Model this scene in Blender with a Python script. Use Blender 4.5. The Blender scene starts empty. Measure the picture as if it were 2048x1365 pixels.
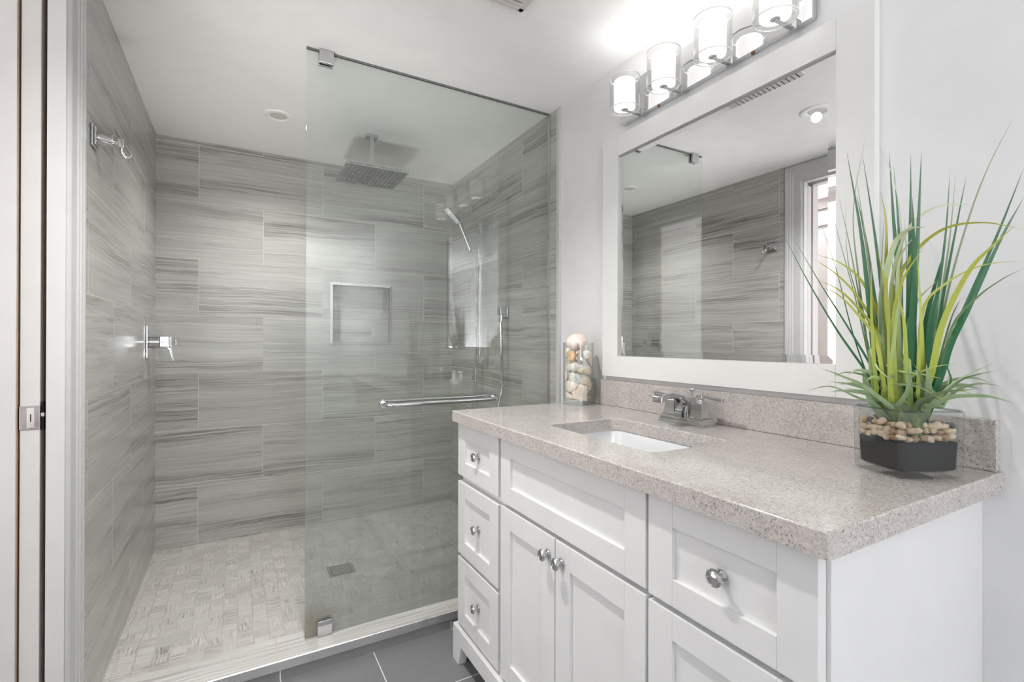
import bpy, bmesh, math, random
from mathutils import Vector, Matrix, noise

# ------------------------------------------------------------------ tuning values
EXPO = 0.37
P_BO = 52
P_HC = 10
P_SH, P_BA, P_RE, P_HA = 32, 66, 72, 14
LAMP = 0.9
BULB = 14.0
WARP = .040
TL, TM, TLL, TD = (189, 188, 183), (168, 167, 162), (211, 210, 205), (112, 106, 102)
ML, MM, MD = (204, 202, 198), (186, 184, 180), (124, 119, 115)
FT = ((116, 116, 118), (127, 127, 129))
Q1, Q2, Q3, Q4, Q5 = (188, 182, 178), (168, 161, 157), (202, 197, 193), (138, 124, 120), (86, 76, 74)
GT = (.955, .975, .965)
HZ, HC = .42, (.42, .435, .41)

random.seed(11)
SC = bpy.context.scene
COL = SC.collection
H = 1.16            # camera height above the bathroom floor

# ------------------------------------------------------------------ camera, world, lights, exposure
def camera():
    f_px, yaw, pitch, roll = 971.16, 0.51253, 0.00178, 0.00258
    F = Vector((math.sin(yaw)*math.cos(pitch), math.cos(yaw)*math.cos(pitch), math.sin(pitch)))
    R = Vector((math.cos(yaw), -math.sin(yaw), 0))
    U = R.cross(F)
    c, s = math.cos(roll), math.sin(roll)
    R2, U2 = c*R + s*U, -s*R + c*U
    cd = bpy.data.cameras.new('camera')
    cd.sensor_width = 36
    cd.lens = f_px/2048*36
    cd.clip_start = 0.02
    co = bpy.data.objects.new('camera', cd)
    m = Matrix((R2, U2, -F)).transposed().to_4x4()
    m.translation = (0, 0, H)
    co.matrix_world = m
    COL.objects.link(co)
    SC.camera = co
camera()

W = bpy.data.worlds.new('world')
SC.world = W
W.use_nodes = True
W.node_tree.nodes['Background'].inputs[0].default_value = (0.9, 0.95, 1, 1)
W.node_tree.nodes['Background'].inputs[1].default_value = 0.3
SC.view_settings.view_transform = 'Standard'
SC.view_settings.look = 'None'
SC.view_settings.gamma = 1
SC.view_settings.use_curve_mapping = False
SC.view_settings.exposure = EXPO
SC.cycles.max_bounces = 24
SC.cycles.diffuse_bounces = 20
SC.cycles.glossy_bounces = 8
SC.cycles.transmission_bounces = 10
SC.cycles.transparent_max_bounces = 40
SC.cycles.caustics_reflective = False
SC.cycles.caustics_refractive = False
SC.cycles.sample_clamp_indirect = 12

CEIL = H + 1.084
def spot(name, x, y, zz, watts, cone=150, rad=.05, col=(1, .99, .97), blend=.6):
    l = bpy.data.lights.new(name, 'SPOT')
    l.energy = watts; l.spot_size = math.radians(cone); l.spot_blend = blend
    l.shadow_soft_size = rad; l.color = col
    o = bpy.data.objects.new(name, l); o.location = (x, y, zz)
    COL.objects.link(o)
    return o
def area(name, x, y, zz, watts, sx, sy, col=(.98, .99, 1)):
    l = bpy.data.lights.new(name, 'AREA')
    l.shape = 'RECTANGLE'; l.size = sx; l.size_y = sy; l.energy = watts; l.color = col
    o = bpy.data.objects.new(name, l); o.location = (x, y, zz)
    COL.objects.link(o)
    return o
spot('shower_downlight_lamp', .162, 2.585, CEIL-.03, P_SH, cone=140, rad=.022, blend=1)
spot('bathroom_downlight_lamp', .21, 1.28, CEIL-.03, P_BA, cone=140, rad=.022, blend=1)
up_ = area('fill_uplight', 0.05, -2.6, .95, P_RE, 1.1, 1.1)        # added fill light facing up behind the camera, no fixture there
up_.rotation_euler = (math.pi, 0, 0)
bl_ = spot('added_ceiling_spot', -.20, .95, .40, P_BO, cone=56, rad=.12, blend=1)   # low unseen spot added to brighten the shower ceiling, tipped up near the doorway
bl_.rotation_euler = Vector((.72, 1.66, 1.84)).to_track_quat('-Z', 'Y').to_euler()
area('hallway_fill_top', -.87, 2.25, 2.46, P_HC, .3, .3)  # area light added to brighten the hallway door, without a fixture
hw_ = area('hallway_fill', -1.15, 1.12, 1.35, P_HA, 2.0, 1.6)  # broad fill added in the hallway to brighten the vanity through the doorway
hw_.rotation_euler = (0, -math.pi/2, 0)

# ------------------------------------------------------------------ helpers
class MB:
    def __init__(s): s.bm = bmesh.new(); s.loose = False
    def merge(s, b, mat=None):
        if mat is not None: b.transform(mat)
        bmesh.ops.remove_doubles(b, verts=b.verts[:], dist=1e-6)
        bmesh.ops.recalc_face_normals(b, faces=b.faces[:])
        me = bpy.data.meshes.new('t'); b.to_mesh(me); b.free()
        s.bm.from_mesh(me); bpy.data.meshes.remove(me)
        return s
    def box(s, x0, x1, y0, y1, z0, z1, bev=0, seg=2, mat=None):
        b = bmesh.new()
        bmesh.ops.create_cube(b, size=1)
        for v in b.verts:
            v.co = Vector(((x0+x1)/2 + v.co.x*(x1-x0), (y0+y1)/2 + v.co.y*(y1-y0), (z0+z1)/2 + v.co.z*(z1-z0)))
        if bev: bmesh.ops.bevel(b, geom=b.edges[:], offset=bev, segments=seg, profile=.5, affect='EDGES')
        return s.merge(b, mat)
    def cyl(s, p0, p1, r, r2=None, seg=24, bev=0):
        p0, p1 = Vector(p0), Vector(p1); d = p1-p0
        b = bmesh.new()
        bmesh.ops.create_cone(b, cap_ends=True, segments=seg, radius1=r, radius2=r if r2 is None else r2, depth=d.length)
        if bev: bmesh.ops.bevel(b, geom=[e for e in b.edges if e.calc_face_angle(0) > 1], offset=bev, segments=2, profile=.5, affect='EDGES')
        m = d.to_track_quat('Z', 'Y').to_matrix().to_4x4(); m.translation = (p0+p1)/2
        return s.merge(b, m)
    def tube(s, pts, r, seg=12, closed=False):
        pts = [Vector(p) for p in pts]; n = len(pts)
        b = bmesh.new(); rings = []; prev = None
        for i, p in enumerate(pts):
            if closed: t = pts[(i+1) % n]-pts[i-1]
            else: t = pts[min(i+1, n-1)]-pts[max(i-1, 0)]
            t.normalize()
            if prev is None:
                a = Vector((0, 0, 1)) if abs(t.z) < .9 else Vector((1, 0, 0))
                u = t.cross(a).normalized()
            else: u = (prev - t*prev.dot(t)).normalized()
            prev = u; w = t.cross(u)
            rr = r[i] if isinstance(r, (list, tuple)) else r
            rings.append([b.verts.new(p + rr*(math.cos(k*2*math.pi/seg)*u + math.sin(k*2*math.pi/seg)*w)) for k in range(seg)])
        for i in range(n if closed else n-1):
            A, B = rings[i], rings[(i+1) % n]
            for k in range(seg): b.faces.new((A[k], A[(k+1) % seg], B[(k+1) % seg], B[k]))
        if not closed:
            b.faces.new(rings[0][::-1]); b.faces.new(rings[-1])
        return s.merge(b)
    def lathe(s, prof, mat=None, seg=32, sy=1.0):
        b = bmesh.new(); rings = []
        for r, zz in prof:
            if r < 1e-6: rings.append([b.verts.new((0, 0, zz))])
            else: rings.append([b.verts.new((r*math.cos(k*2*math.pi/seg), sy*r*math.sin(k*2*math.pi/seg), zz)) for k in range(seg)])
        for A, B in zip(rings, rings[1:]):
            for k in range(seg):
                a0, a1 = A[k % len(A)], A[(k+1) % len(A)]; b0, b1 = B[k % len(B)], B[(k+1) % len(B)]
                vs = [a0]
                for v in (a1, b1, b0):
                    if v not in vs: vs.append(v)
                if len(vs) > 2: b.faces.new(vs)
        return s.merge(b, mat)
    def sqloft(s, prof, cx, cy, bev=0):
        """stack of rectangles: (half x, half y, z)"""
        b = bmesh.new(); rings = []
        for hx, hy, zz in prof:
            rings.append([b.verts.new((cx+sx*hx, cy+sy*hy, zz)) for sx, sy in ((-1, -1), (1, -1), (1, 1), (-1, 1))])
        for A, B in zip(rings, rings[1:]):
            for k in range(4): b.faces.new((A[k], A[(k+1) % 4], B[(k+1) % 4], B[k]))
        b.faces.new(rings[0][::-1]); b.faces.new(rings[-1])
        if bev:
            bmesh.ops.bevel(b, geom=[e for e in b.edges if e.calc_face_angle(0) > .3], offset=bev, segments=2, profile=.5, affect='EDGES')
        return s.merge(b)
    def prism(s, poly, axis, a0, a1, bev=0):
        """poly in the two other axes (in xyz order), extruded along axis from a0 to a1"""
        def P(q, a):
            q = list(q); q.insert(axis, a); return q
        b = bmesh.new()
        A = [b.verts.new(P(q, a0)) for q in poly]; B = [b.verts.new(P(q, a1)) for q in poly]
        b.faces.new(A[::-1]); b.faces.new(B); n = len(poly)
        for k in range(n): b.faces.new((A[k], A[(k+1) % n], B[(k+1) % n], B[k]))
        bmesh.ops.recalc_face_normals(b, faces=b.faces[:])
        if bev: bmesh.ops.bevel(b, geom=b.edges[:], offset=bev, segments=2, profile=.5, affect='EDGES')
        return s.merge(b)
    def quad(s, a, b, c, d):
        s.bm.faces.new([s.bm.verts.new(p) for p in (a, b, c, d)]); s.loose = True; return s
    def grid(s, fn, nu, nv):
        b = bmesh.new()
        V = [[b.verts.new(fn(i/nu, j/nv)) for j in range(nv+1)] for i in range(nu+1)]
        for i in range(nu):
            for j in range(nv): b.faces.new((V[i][j], V[i+1][j], V[i+1][j+1], V[i][j+1]))
        return s.merge(b)
    def build(s, name, mat, parent=None, loc=None, smooth=35, recalc=True, origin=None):
        """parent: vertices are stored relative to the parent's world place; loc: a top-level origin"""
        off = Vector((0, 0, 0))
        if parent is not None: off = world_loc(parent)
        elif loc is not None: off = Vector(loc)
        lo = Vector((0, 0, 0))
        if origin is not None and parent is not None:
            lo = Vector(origin)-off; off = Vector(origin)
        if s.loose:
            bmesh.ops.remove_doubles(s.bm, verts=s.bm.verts[:], dist=1e-5)
            bmesh.ops.recalc_face_normals(s.bm, faces=s.bm.faces[:])
        for v in s.bm.verts: v.co -= off
        me = bpy.data.meshes.new(name); s.bm.to_mesh(me); s.bm.free()
        if smooth:
            for p in me.polygons: p.use_smooth = True
            me.set_sharp_from_angle(angle=math.radians(smooth))
        me.materials.append(mat)
        o = bpy.data.objects.new(name, me); COL.objects.link(o)
        if 0 < smooth <= 40:
            wn = o.modifiers.new('face_weighted_normals', 'WEIGHTED_NORMAL'); wn.keep_sharp = True; wn.weight = 80
        if parent is not None: o.parent = parent; o.location = lo
        elif loc is not None: o.location = loc
        return o
def world_loc(o):
    v = Vector((0, 0, 0))
    while o is not None: v += o.location; o = o.parent
    return v
def tag(o, label=None, cat=None, group=None, kind=None):
    if label: o['label'] = label
    if cat: o['category'] = cat
    if group: o['group'] = group
    if kind: o['kind'] = kind
    return o
def thing(name, loc, label, cat, group=None):
    o = bpy.data.objects.new(name, None); o.empty_display_size = .05
    o.location = loc; COL.objects.link(o)
    return tag(o, label, cat, group)
def struct(o, label, cat): return tag(o, label, cat, kind='structure')
def catmull(pts, n=8):
    pts = [Vector(p) for p in pts]
    out = []
    for i in range(len(pts)-1):
        p0 = pts[i-1] if i else pts[0]*2-pts[1]
        p1, p2 = pts[i], pts[i+1]
        p3 = pts[i+2] if i+2 < len(pts) else pts[-1]*2-pts[-2]
        for k in range(n):
            t = k/n
            out.append(.5*((2*p1)+(p2-p0)*t+(2*p0-5*p1+4*p2-p3)*t*t+(3*p1-p0-3*p2+p3)*t**3))
    out.append(pts[-1])
    return out

# ------------------------------------------------------------------ materials
class NT:
    def __init__(s, name):
        s.m = bpy.data.materials.new(name); s.m.use_nodes = True
        s.t = s.m.node_tree; s.t.nodes.clear()
        s.out = s.t.nodes.new('ShaderNodeOutputMaterial')
    def n(s, typ, ins=None, **kw):
        nd = s.t.nodes.new('ShaderNode'+typ)
        for k, v in kw.items(): setattr(nd, k, v)
        for k, v in (ins or {}).items(): s.set(nd.inputs[k], v)
        return nd
    def set(s, sock, v):
        if isinstance(v, bpy.types.NodeSocket): s.t.links.new(v, sock)
        else: sock.default_value = v
    def m_(s, op, a, b=None, c=None):
        nd = s.n('Math', operation=op)
        for i, v in enumerate((a, b, c)):
            if v is not None: s.set(nd.inputs[i], v)
        return nd.outputs[0]
    def xyz(s, x=0, y=0, z=0):
        return s.n('CombineXYZ', {0: x, 1: y, 2: z}).outputs[0]
    def pos(s):
        p = s.n('NewGeometry').outputs['Position']
        q = s.n('SeparateXYZ', {0: p})
        return p, q.outputs[0], q.outputs[1], q.outputs[2]
    def obj(s):
        p = s.n('TexCoord').outputs['Object']
        q = s.n('SeparateXYZ', {0: p})
        return p, q.outputs[0], q.outputs[1], q.outputs[2]
    def noise(s, vec, scale=1, detail=3, rough=.55, dist=0):
        return s.n('TexNoise', {'Vector': vec, 'Scale': scale, 'Detail': detail, 'Roughness': rough, 'Distortion': dist}).outputs[0]
    def mix(s, f, a, b):
        nd = s.n('Mix', data_type='RGBA')
        s.set(nd.inputs[0], f); s.set(nd.inputs[6], a); s.set(nd.inputs[7], b)
        return nd.outputs[2]
    def ramp(s, f, stops):
        nd = s.n('ValToRGB', {0: f}); e = nd.color_ramp.elements
        while len(e) < len(stops): e.new(.5)
        for i, (p, c) in enumerate(stops):
            e[i].position = p
            e[i].color = (c, c, c, 1) if not isinstance(c, tuple) else (*c, 1)
        return nd.outputs[0]
    def mapr(s, v, a, b, c=0, d=1):
        return s.n('MapRange', {0: v, 1: a, 2: b, 3: c, 4: d}).outputs[0]
    def bsdf(s, **kw):
        nd = s.n('BsdfPrincipled')
        for k, v in kw.items(): s.set(nd.inputs[k.replace('_', ' ')], v)
        return nd
    def schlick(s):
        f = s.n('LayerWeight', {'Blend': .5}).outputs['Facing']
        return s.m_('ADD', .04, s.m_('MULTIPLY', .96, s.m_('POWER', f, 5)))
    def done(s, shader): s.t.links.new(shader, s.out.inputs[0]); return s.m
def C(r, g=None, b=None):
    g = r if g is None else g; b = r if b is None else b
    return (r, g, b, 1)
def S(r, g=None, b=None):
    """an sRGB 0-255 colour as linear"""
    g = r if g is None else g; b = r if b is None else b
    return tuple(((c/255+.055)/1.055)**2.4 if c > 10 else c/255/12.92 for c in (r, g, b)) + (1,)
def plain(name, col, rough=.5, metal=0, bump=0, bscale=200, spec=.5, coat=0):
    t = NT(name)
    p = t.n('TexCoord').outputs['Object']
    n1 = t.noise(p, 9, 3)
    c = t.mix(t.mapr(n1, .3, .7), tuple(x*.975 for x in col[:3])+(1,), tuple(min(1, x*1.02) for x in col[:3])+(1,))
    b = t.bsdf(Base_Color=c, Roughness=rough, Metallic=metal)
    b.inputs['Specular IOR Level'].default_value = spec
    b.inputs['Coat Weight'].default_value = coat
    if bump:
        bp = t.n('Bump', {'Strength': bump, 'Distance': .001, 'Height': t.noise(p, bscale, 2)})
        t.set(b.inputs['Normal'], bp.outputs[0])
    return t.done(b.outputs[0])
def chrome(name, col=.78, rough=.06):
    t = NT(name)
    p = t.n('TexCoord').outputs['Object']
    r = t.mapr(t.noise(p, 30, 2), .3, .7, rough*.7, rough*1.4)
    b = t.bsdf(Base_Color=C(col, col, col*1.01), Roughness=r, Metallic=1.0)
    return t.done(b.outputs[0])
def wall_tile(name, axis, u0, lead):
    """running-bond 63 x 31 cm stone-look tile, veins running along each tile"""
    t = NT(name)
    p, x, y, zz = t.pos()
    u = x if axis == 'x' else y
    Wd, Hh = .634, .3072
    rv = t.m_('DIVIDE', t.m_('SUBTRACT', zz, H-.785), Hh)
    rv = t.m_('ADD', rv, 20)
    row = t.m_('FLOOR', rv); fv = t.m_('FRACT', rv)
    par = t.m_('MODULO', t.m_('ADD', row, 1), 2)
    uu = t.m_('ADD', t.m_('DIVIDE', t.m_('SUBTRACT', t.m_('SUBTRACT', u, u0), t.m_('MULTIPLY', par, lead)), Wd), 20)
    col = t.m_('FLOOR', uu); fu = t.m_('FRACT', uu)
    wn = t.n('TexWhiteNoise', {'Vector': t.xyz(col, row, 3.7)}, noise_dimensions='3D')
    rs = t.n('SeparateColor', {0: wn.outputs['Color']})
    r1, r2, r3 = rs.outputs[0], rs.outputs[1], rs.outputs[2]
    warp = t.noise(t.xyz(t.m_('MULTIPLY', u, 2.6), t.m_('MULTIPLY', zz, 4), t.m_('MULTIPLY', r1, 40)), 1, 3, .6)
    v2 = t.m_('ADD', zz, t.m_('MULTIPLY', t.m_('SUBTRACT', warp, .5), WARP))
    sl = t.m_('MULTIPLY', t.m_('MULTIPLY', t.m_('SUBTRACT', r2, .5), .04), u)
    v2 = t.m_('ADD', v2, sl)
    fine = t.noise(t.xyz(t.m_('MULTIPLY', u, 1.5), t.m_('MULTIPLY', v2, 125), t.m_('MULTIPLY', r2, 90)), 1, 5, .68)
    hair = t.noise(t.xyz(t.m_('MULTIPLY', u, 3), t.m_('MULTIPLY', v2, 420), t.m_('MULTIPLY', r3, 90)), 1, 3, .6)
    band = t.noise(t.xyz(t.m_('MULTIPLY', u, .7), t.m_('MULTIPLY', v2, 13), t.m_('MULTIPLY', r3, 70)), 1, 2, .5)
    vein = t.noise(t.xyz(t.m_('MULTIPLY', u, 1.1), t.m_('MULTIPLY', v2, 70), t.m_('MULTIPLY', r1, 70)), 1, 2, .5)
    bundle = t.mapr(band, .52, .66)
    dark = t.m_('MULTIPLY', bundle, t.mapr(fine, .46, .62))
    thin = t.m_('MULTIPLY', t.mapr(t.m_('ABSOLUTE', t.m_('SUBTRACT', vein, .5)), .028, .0), t.mapr(band, .35, .6, .10, .55))
    light = t.mapr(fine, .5, .3)
    base = t.mix(t.mapr(band, .3, .65), S(*TL), S(*TM))
    base = t.mix(t.m_('MULTIPLY', r1, .45), base, S(*TM))
    c = t.mix(t.m_('MULTIPLY', light, .6), base, S(*TLL))
    c = t.mix(t.m_('MULTIPLY', dark, .8), c, S(*TD))
    c = t.mix(thin, c, S(*TD))
    c = t.mix(t.m_('MULTIPLY', t.mapr(hair, .46, .72), .30), c, S(*TD))
    du = t.m_('MULTIPLY', t.m_('MINIMUM', fu, t.m_('SUBTRACT', 1, fu)), Wd)
    dv = t.m_('MULTIPLY', t.m_('MINIMUM', fv, t.m_('SUBTRACT', 1, fv)), Hh)
    g = t.m_('MINIMUM', du, dv)
    gr = t.m_('LESS_THAN', g, .0011)
    c = t.mix(gr, c, S(206, 203, 196))
    rough = t.m_('ADD', .16, t.m_('MULTIPLY', gr, .5))
    hgt = t.m_('ADD', t.mapr(g, .0008, .0022), t.m_('MULTIPLY', fine, .05))
    bp = t.n('Bump', {'Strength': .35, 'Distance': .0012, 'Height': hgt})
    b = t.bsdf(Base_Color=c, Roughness=rough, Normal=bp.outputs[0])
    return t.done(b.outputs[0])
def mosaic(name):
    t = NT(name)
    p, x, y, zz = t.pos()
    cw, ch = .0515, .0515
    wob = t.m_('MULTIPLY', t.m_('SUBTRACT', t.noise(t.xyz(t.m_('MULTIPLY', x, 3), t.m_('MULTIPLY', y, 16), 0), 1, 1), .5), .012)
    cu = t.m_('ADD', t.m_('DIVIDE', t.m_('ADD', x, wob), cw), 40)
    col = t.m_('FLOOR', cu); fu = t.m_('FRACT', cu)
    par = t.m_('MODULO', col, 2)
    cv = t.m_('ADD', t.m_('ADD', t.m_('DIVIDE', y, ch), 40), t.m_('MULTIPLY', par, .5))
    row = t.m_('FLOOR', cv); fv = t.m_('FRACT', cv)
    wn = t.n('TexWhiteNoise', {'Vector': t.xyz(col, row, 1.3)}, noise_dimensions='3D')
    rs = t.n('SeparateColor', {0: wn.outputs['Color']})
    r1, r2, r3 = rs.outputs[0], rs.outputs[1], rs.outputs[2]
    dirn = t.m_('GREATER_THAN', r2, .5)
    sx = t.noise(t.xyz(t.m_('MULTIPLY', x, 14), t.m_('MULTIPLY', y, 170), t.m_('MULTIPLY', r1, 60)), 1, 3)
    sy = t.noise(t.xyz(t.m_('MULTIPLY', x, 170), t.m_('MULTIPLY', y, 14), t.m_('MULTIPLY', r1, 60)), 1, 3)
    st = t.m_('ADD', t.m_('MULTIPLY', sx, dirn), t.m_('MULTIPLY', sy, t.m_('SUBTRACT', 1, dirn)))
    c = t.mix(t.mapr(r3, 0, 1), S(*ML), S(*MM))
    amt = t.mapr(r1, .3, 1, .15, .95)
    c = t.mix(t.m_('MULTIPLY', t.mapr(st, .5, .68), amt), c, S(*MD))
    c = t.mix(t.m_('MULTIPLY', t.mapr(st, .46, .34), .4), c, S(226, 222, 214))
    du = t.m_('MULTIPLY', t.m_('MINIMUM', fu, t.m_('SUBTRACT', 1, fu)), cw)
    dv = t.m_('MULTIPLY', t.m_('MINIMUM', fv, t.m_('SUBTRACT', 1, fv)), ch)
    g = t.m_('MINIMUM', du, dv)
    rust = t.mapr(t.noise(p, 7, 2), .47, .62)
    gcol = t.mix(rust, S(188, 184, 178), S(176, 156, 136))
    gr = t.m_('LESS_THAN', g, .0012)
    c = t.mix(gr, c, gcol)
    bp = t.n('Bump', {'Strength': .4, 'Distance': .001, 'Height': t.mapr(g, .0006, .002)})
    b = t.bsdf(Base_Color=c, Roughness=.35, Normal=bp.outputs[0])
    return t.done(b.outputs[0])
def floor_tile(name, x0, w, y0, h, vertical=False):
    t = NT(name)
    p, x, y, zz = t.pos()
    def dist(c, o, s):
        q = t.m_('ADD', t.m_('DIVIDE', t.m_('SUBTRACT', c, o), s), 30)
        f = t.m_('FRACT', q)
        return t.m_('MULTIPLY', t.m_('MINIMUM', f, t.m_('SUBTRACT', 1, f)), s)
    g = dist(x, x0, w)
    if not vertical: g = t.m_('MINIMUM', g, dist(y, y0, h))
    gr = t.m_('LESS_THAN', g, .0017)
    n1 = t.noise(p, 40, 4)
    c = t.mix(n1, S(*FT[0]), S(*FT[1]))
    c = t.mix(gr, c, S(222, 220, 216))
    b = t.bsdf(Base_Color=c, Roughness=.42)
    return t.done(b.outputs[0])
def stone_slab(name):
    t = NT(name)
    p, x, y, zz = t.pos()
    warp = t.noise(t.xyz(t.m_('MULTIPLY', x, 2), t.m_('MULTIPLY', y, 9), 0), 1, 2)
    v = t.m_('ADD', t.m_('ADD', y, zz), t.m_('MULTIPLY', t.m_('SUBTRACT', warp, .5), .04))
    st = t.noise(t.xyz(t.m_('MULTIPLY', x, 2.2), t.m_('MULTIPLY', v, 110), 0), 1, 4)
    c = t.ramp(st, [(.28, S(218, 217, 215)[:3]), (.5, S(198, 196, 193)[:3]), (.72, S(160, 157, 154)[:3])])
    j = t.m_('ABSOLUTE', t.m_('SUBTRACT', t.m_('FRACT', t.m_('ADD', t.m_('DIVIDE', t.m_('SUBTRACT', x, .12), .637), 10.5)), .5))
    gr = t.m_('LESS_THAN', t.m_('MULTIPLY', j, .637), .002)
    c = t.mix(gr, c, S(206, 186, 166))
    b = t.bsdf(Base_Color=c, Roughness=.25)
    return t.done(b.outputs[0])
def quartz(name):
    t = NT(name)
    p = t.pos()[0]
    wp = t.n('VectorMath', {0: p, 1: t.n('TexNoise', {'Vector': p, 'Scale': 160.0}).outputs['Color']}, operation='MULTIPLY_ADD')
    wp.inputs[1].default_value = (1, 1, 1)
    nz = t.n('TexNoise', {'Vector': p, 'Scale': 120.0, 'Detail': 2.0}).outputs['Color']
    off = t.n('VectorMath', {0: nz}, operation='SCALE'); off.inputs[3].default_value = .004
    q = t.n('VectorMath', {0: p, 1: off.outputs[0]}, operation='ADD').outputs[0]
    v1 = t.n('TexVoronoi', {'Vector': q, 'Scale': 270.0}); r1 = t.n('SeparateColor', {0: v1.outputs['Color']})
    v2 = t.n('TexVoronoi', {'Vector': q, 'Scale': 520.0}); r2 = t.n('SeparateColor', {0: v2.outputs['Color']})
    c = t.mix(r1.outputs[0], S(*Q1), S(*Q2))
    c = t.mix(t.m_('MULTIPLY', t.m_('GREATER_THAN', r1.outputs[1], .72), .5), c, S(*Q3))
    c = t.mix(t.m_('MULTIPLY', t.m_('GREATER_THAN', r2.outputs[0], .86), .5), c, S(*Q4))
    c = t.mix(t.m_('MULTIPLY', t.m_('GREATER_THAN', r2.outputs[1], .968), .8), c, S(*Q5))
    big = t.noise(p, 14, 2)
    c = t.mix(t.m_('MULTIPLY', t.mapr(big, .4, .65), .25), c, S(*Q3))
    b = t.bsdf(Base_Color=c, Roughness=.13)
    return t.done(b.outputs[0])
def clear_glass(name, tint, refl=1.0, edge=None, rough=.0):
    """thin clear glass: lets light through, mirrors at grazing angles; thicker-looking towards its edges"""
    t = NT(name)
    lw = t.n('LayerWeight', {'Blend': .5}).outputs['Facing']
    col = tint if edge is None else t.mix(t.m_('POWER', lw, 3), tint, edge)
    fr = t.schlick()
    f = t.m_('MULTIPLY', fr, refl)
    tr = t.n('BsdfTransparent', {0: col}).outputs[0]
    gl = t.n('BsdfGlossy', {'Color': C(1), 'Roughness': rough}).outputs[0]
    mx = t.n('MixShader', {0: f, 1: tr, 2: gl}).outputs[0]
    return t.done(mx)
def shower_glass(name):
    """10 mm clear glass with a film of soap residue that thickens towards the bottom"""
    t = NT(name)
    p, x, y, zz = t.pos()
    fr = t.schlick()
    tr = t.n('BsdfTransparent', {0: C(*GT)}).outputs[0]
    gl = t.n('BsdfGlossy', {'Color': C(1), 'Roughness': 0.0}).outputs[0]
    clean = t.n('MixShader', {0: fr, 1: tr, 2: gl}).outputs[0]
    nz = t.noise(p, 3.2, 4)
    drip = t.noise(t.xyz(t.m_('MULTIPLY', x, 30), t.m_('MULTIPLY', zz, 1.6), 0), 1, 3)
    low = t.m_('POWER', t.mapr(zz, 1.15, .1, 0, 1), 1.3)
    a = t.m_('MULTIPLY', low, t.m_('ADD', t.mapr(nz, .3, .7, .7, 1.05), t.mapr(drip, .3, .7, -.08, .08)))
    a = t.m_('ADD', t.m_('MULTIPLY', a, HZ), .012)
    # rusty limescale in the bottom free corner by the clamp
    dx = t.m_('SUBTRACT', x, .235); dz = t.m_('SUBTRACT', zz, .1)
    rr = t.m_('SQRT', t.m_('ADD', t.m_('MULTIPLY', dx, dx), t.m_('MULTIPLY', dz, dz)))
    rust = t.m_('MULTIPLY', t.mapr(t.m_('ADD', rr, t.m_('MULTIPLY', t.m_('SUBTRACT', t.noise(p, 40, 3), .5), .05)), .035, .1, 1, 0), .5)
    dcol = t.mix(rust, C(*HC), S(150, 132, 98))
    df = t.n('BsdfDiffuse', {0: dcol}).outputs[0]
    tl = t.n('BsdfTranslucent', {0: dcol}).outputs[0]
    film = t.n('MixShader', {0: .45, 1: df, 2: tl}).outputs[0]
    fac = t.m_('ADD', a, t.m_('MULTIPLY', rust, .3))
    mx = t.n('MixShader', {0: fac, 1: clean, 2: film}).outputs[0]
    return t.done(mx)
def emit(name, col, strength, base=.9):
    t = NT(name)
    b = t.bsdf(Base_Color=C(base), Roughness=.3)
    b.inputs['Emission Color'].default_value = col
    b.inputs['Emission Strength'].default_value = strength
    return t.done(b.outputs[0])
def leaf_mat(name, c0, c1, c2):
    t = NT(name)
    p, x, y, zz = t.obj()
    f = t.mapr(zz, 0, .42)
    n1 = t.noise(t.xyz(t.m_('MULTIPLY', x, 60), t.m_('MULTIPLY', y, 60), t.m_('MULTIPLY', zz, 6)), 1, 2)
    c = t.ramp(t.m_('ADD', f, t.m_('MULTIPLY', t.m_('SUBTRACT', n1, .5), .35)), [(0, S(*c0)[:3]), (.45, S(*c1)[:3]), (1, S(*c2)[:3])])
    b = t.bsdf(Base_Color=c, Roughness=.42)
    tl = t.n('BsdfTranslucent', {0: c}).outputs[0]
    mx = t.n('MixShader', {0: .2, 1: b.outputs[0], 2: tl}).outputs[0]
    return t.done(mx)
def shell_mat(name, c0, c1, c2, stripes=60):
    t = NT(name)
    p = t.n('TexCoord').outputs['Object']
    n1 = t.noise(p, 55, 4, .65)
    n2 = t.noise(p, stripes*6, 2)
    c = t.ramp(n1, [(.3, S(*c0)[:3]), (.52, S(*c1)[:3]), (.75, S(*c2)[:3])])
    c = t.mix(t.m_('MULTIPLY', t.mapr(n2, .6, .75), .35), c, S(*c2))
    b = t.bsdf(Base_Color=c, Roughness=.45)
    return t.done(b.outputs[0])

M = {}
M['ceiling'] = plain('ceiling_paint', S(249, 249, 247), .7, bump=.05, bscale=300)
M['paint'] = plain('wall_paint', S(222, 222, 223), .6, bump=.05, bscale=350)
M['hall'] = plain('hall_paint', S(226, 214, 210), .6)
M['trim'] = plain('white_trim_paint', S(196, 196, 195), .3)
M['cab'] = plain('white_cabinet_lacquer', S(218, 218, 218), .3)
M['mframe'] = plain('white_frame_lacquer', S(222, 222, 220), .28)
M['rawwood'] = plain('raw_wood', S(176, 150, 130), .7)
M['dark'] = plain('cavity_shade', S(24, 22, 22), .8)  # near-black colour painted in for the shade inside holes and slots
M['chrome'] = chrome('chrome', .60, .06)
M['gunmetal'] = chrome('dull_chrome', .40, .25)
M['nickel'] = chrome('brushed_nickel', .46, .3)
M['satin'] = chrome('satin_metal', .66, .38)
M['alu'] = chrome('light_aluminium', .88, .45)
M['plate'] = chrome('polished_backplate', .80, .05)
M['hose'] = chrome('metal_hose', .55, .22)
M['tile_back'] = wall_tile('stone_tile_back', 'x', -.19, .312)
M['tile_left'] = wall_tile('stone_tile_left', 'y', 1.825, .325)
M['tile_right'] = wall_tile('stone_tile_right', 'y', 2.174, .317)
M['mosaic'] = mosaic('shower_mosaic')
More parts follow.
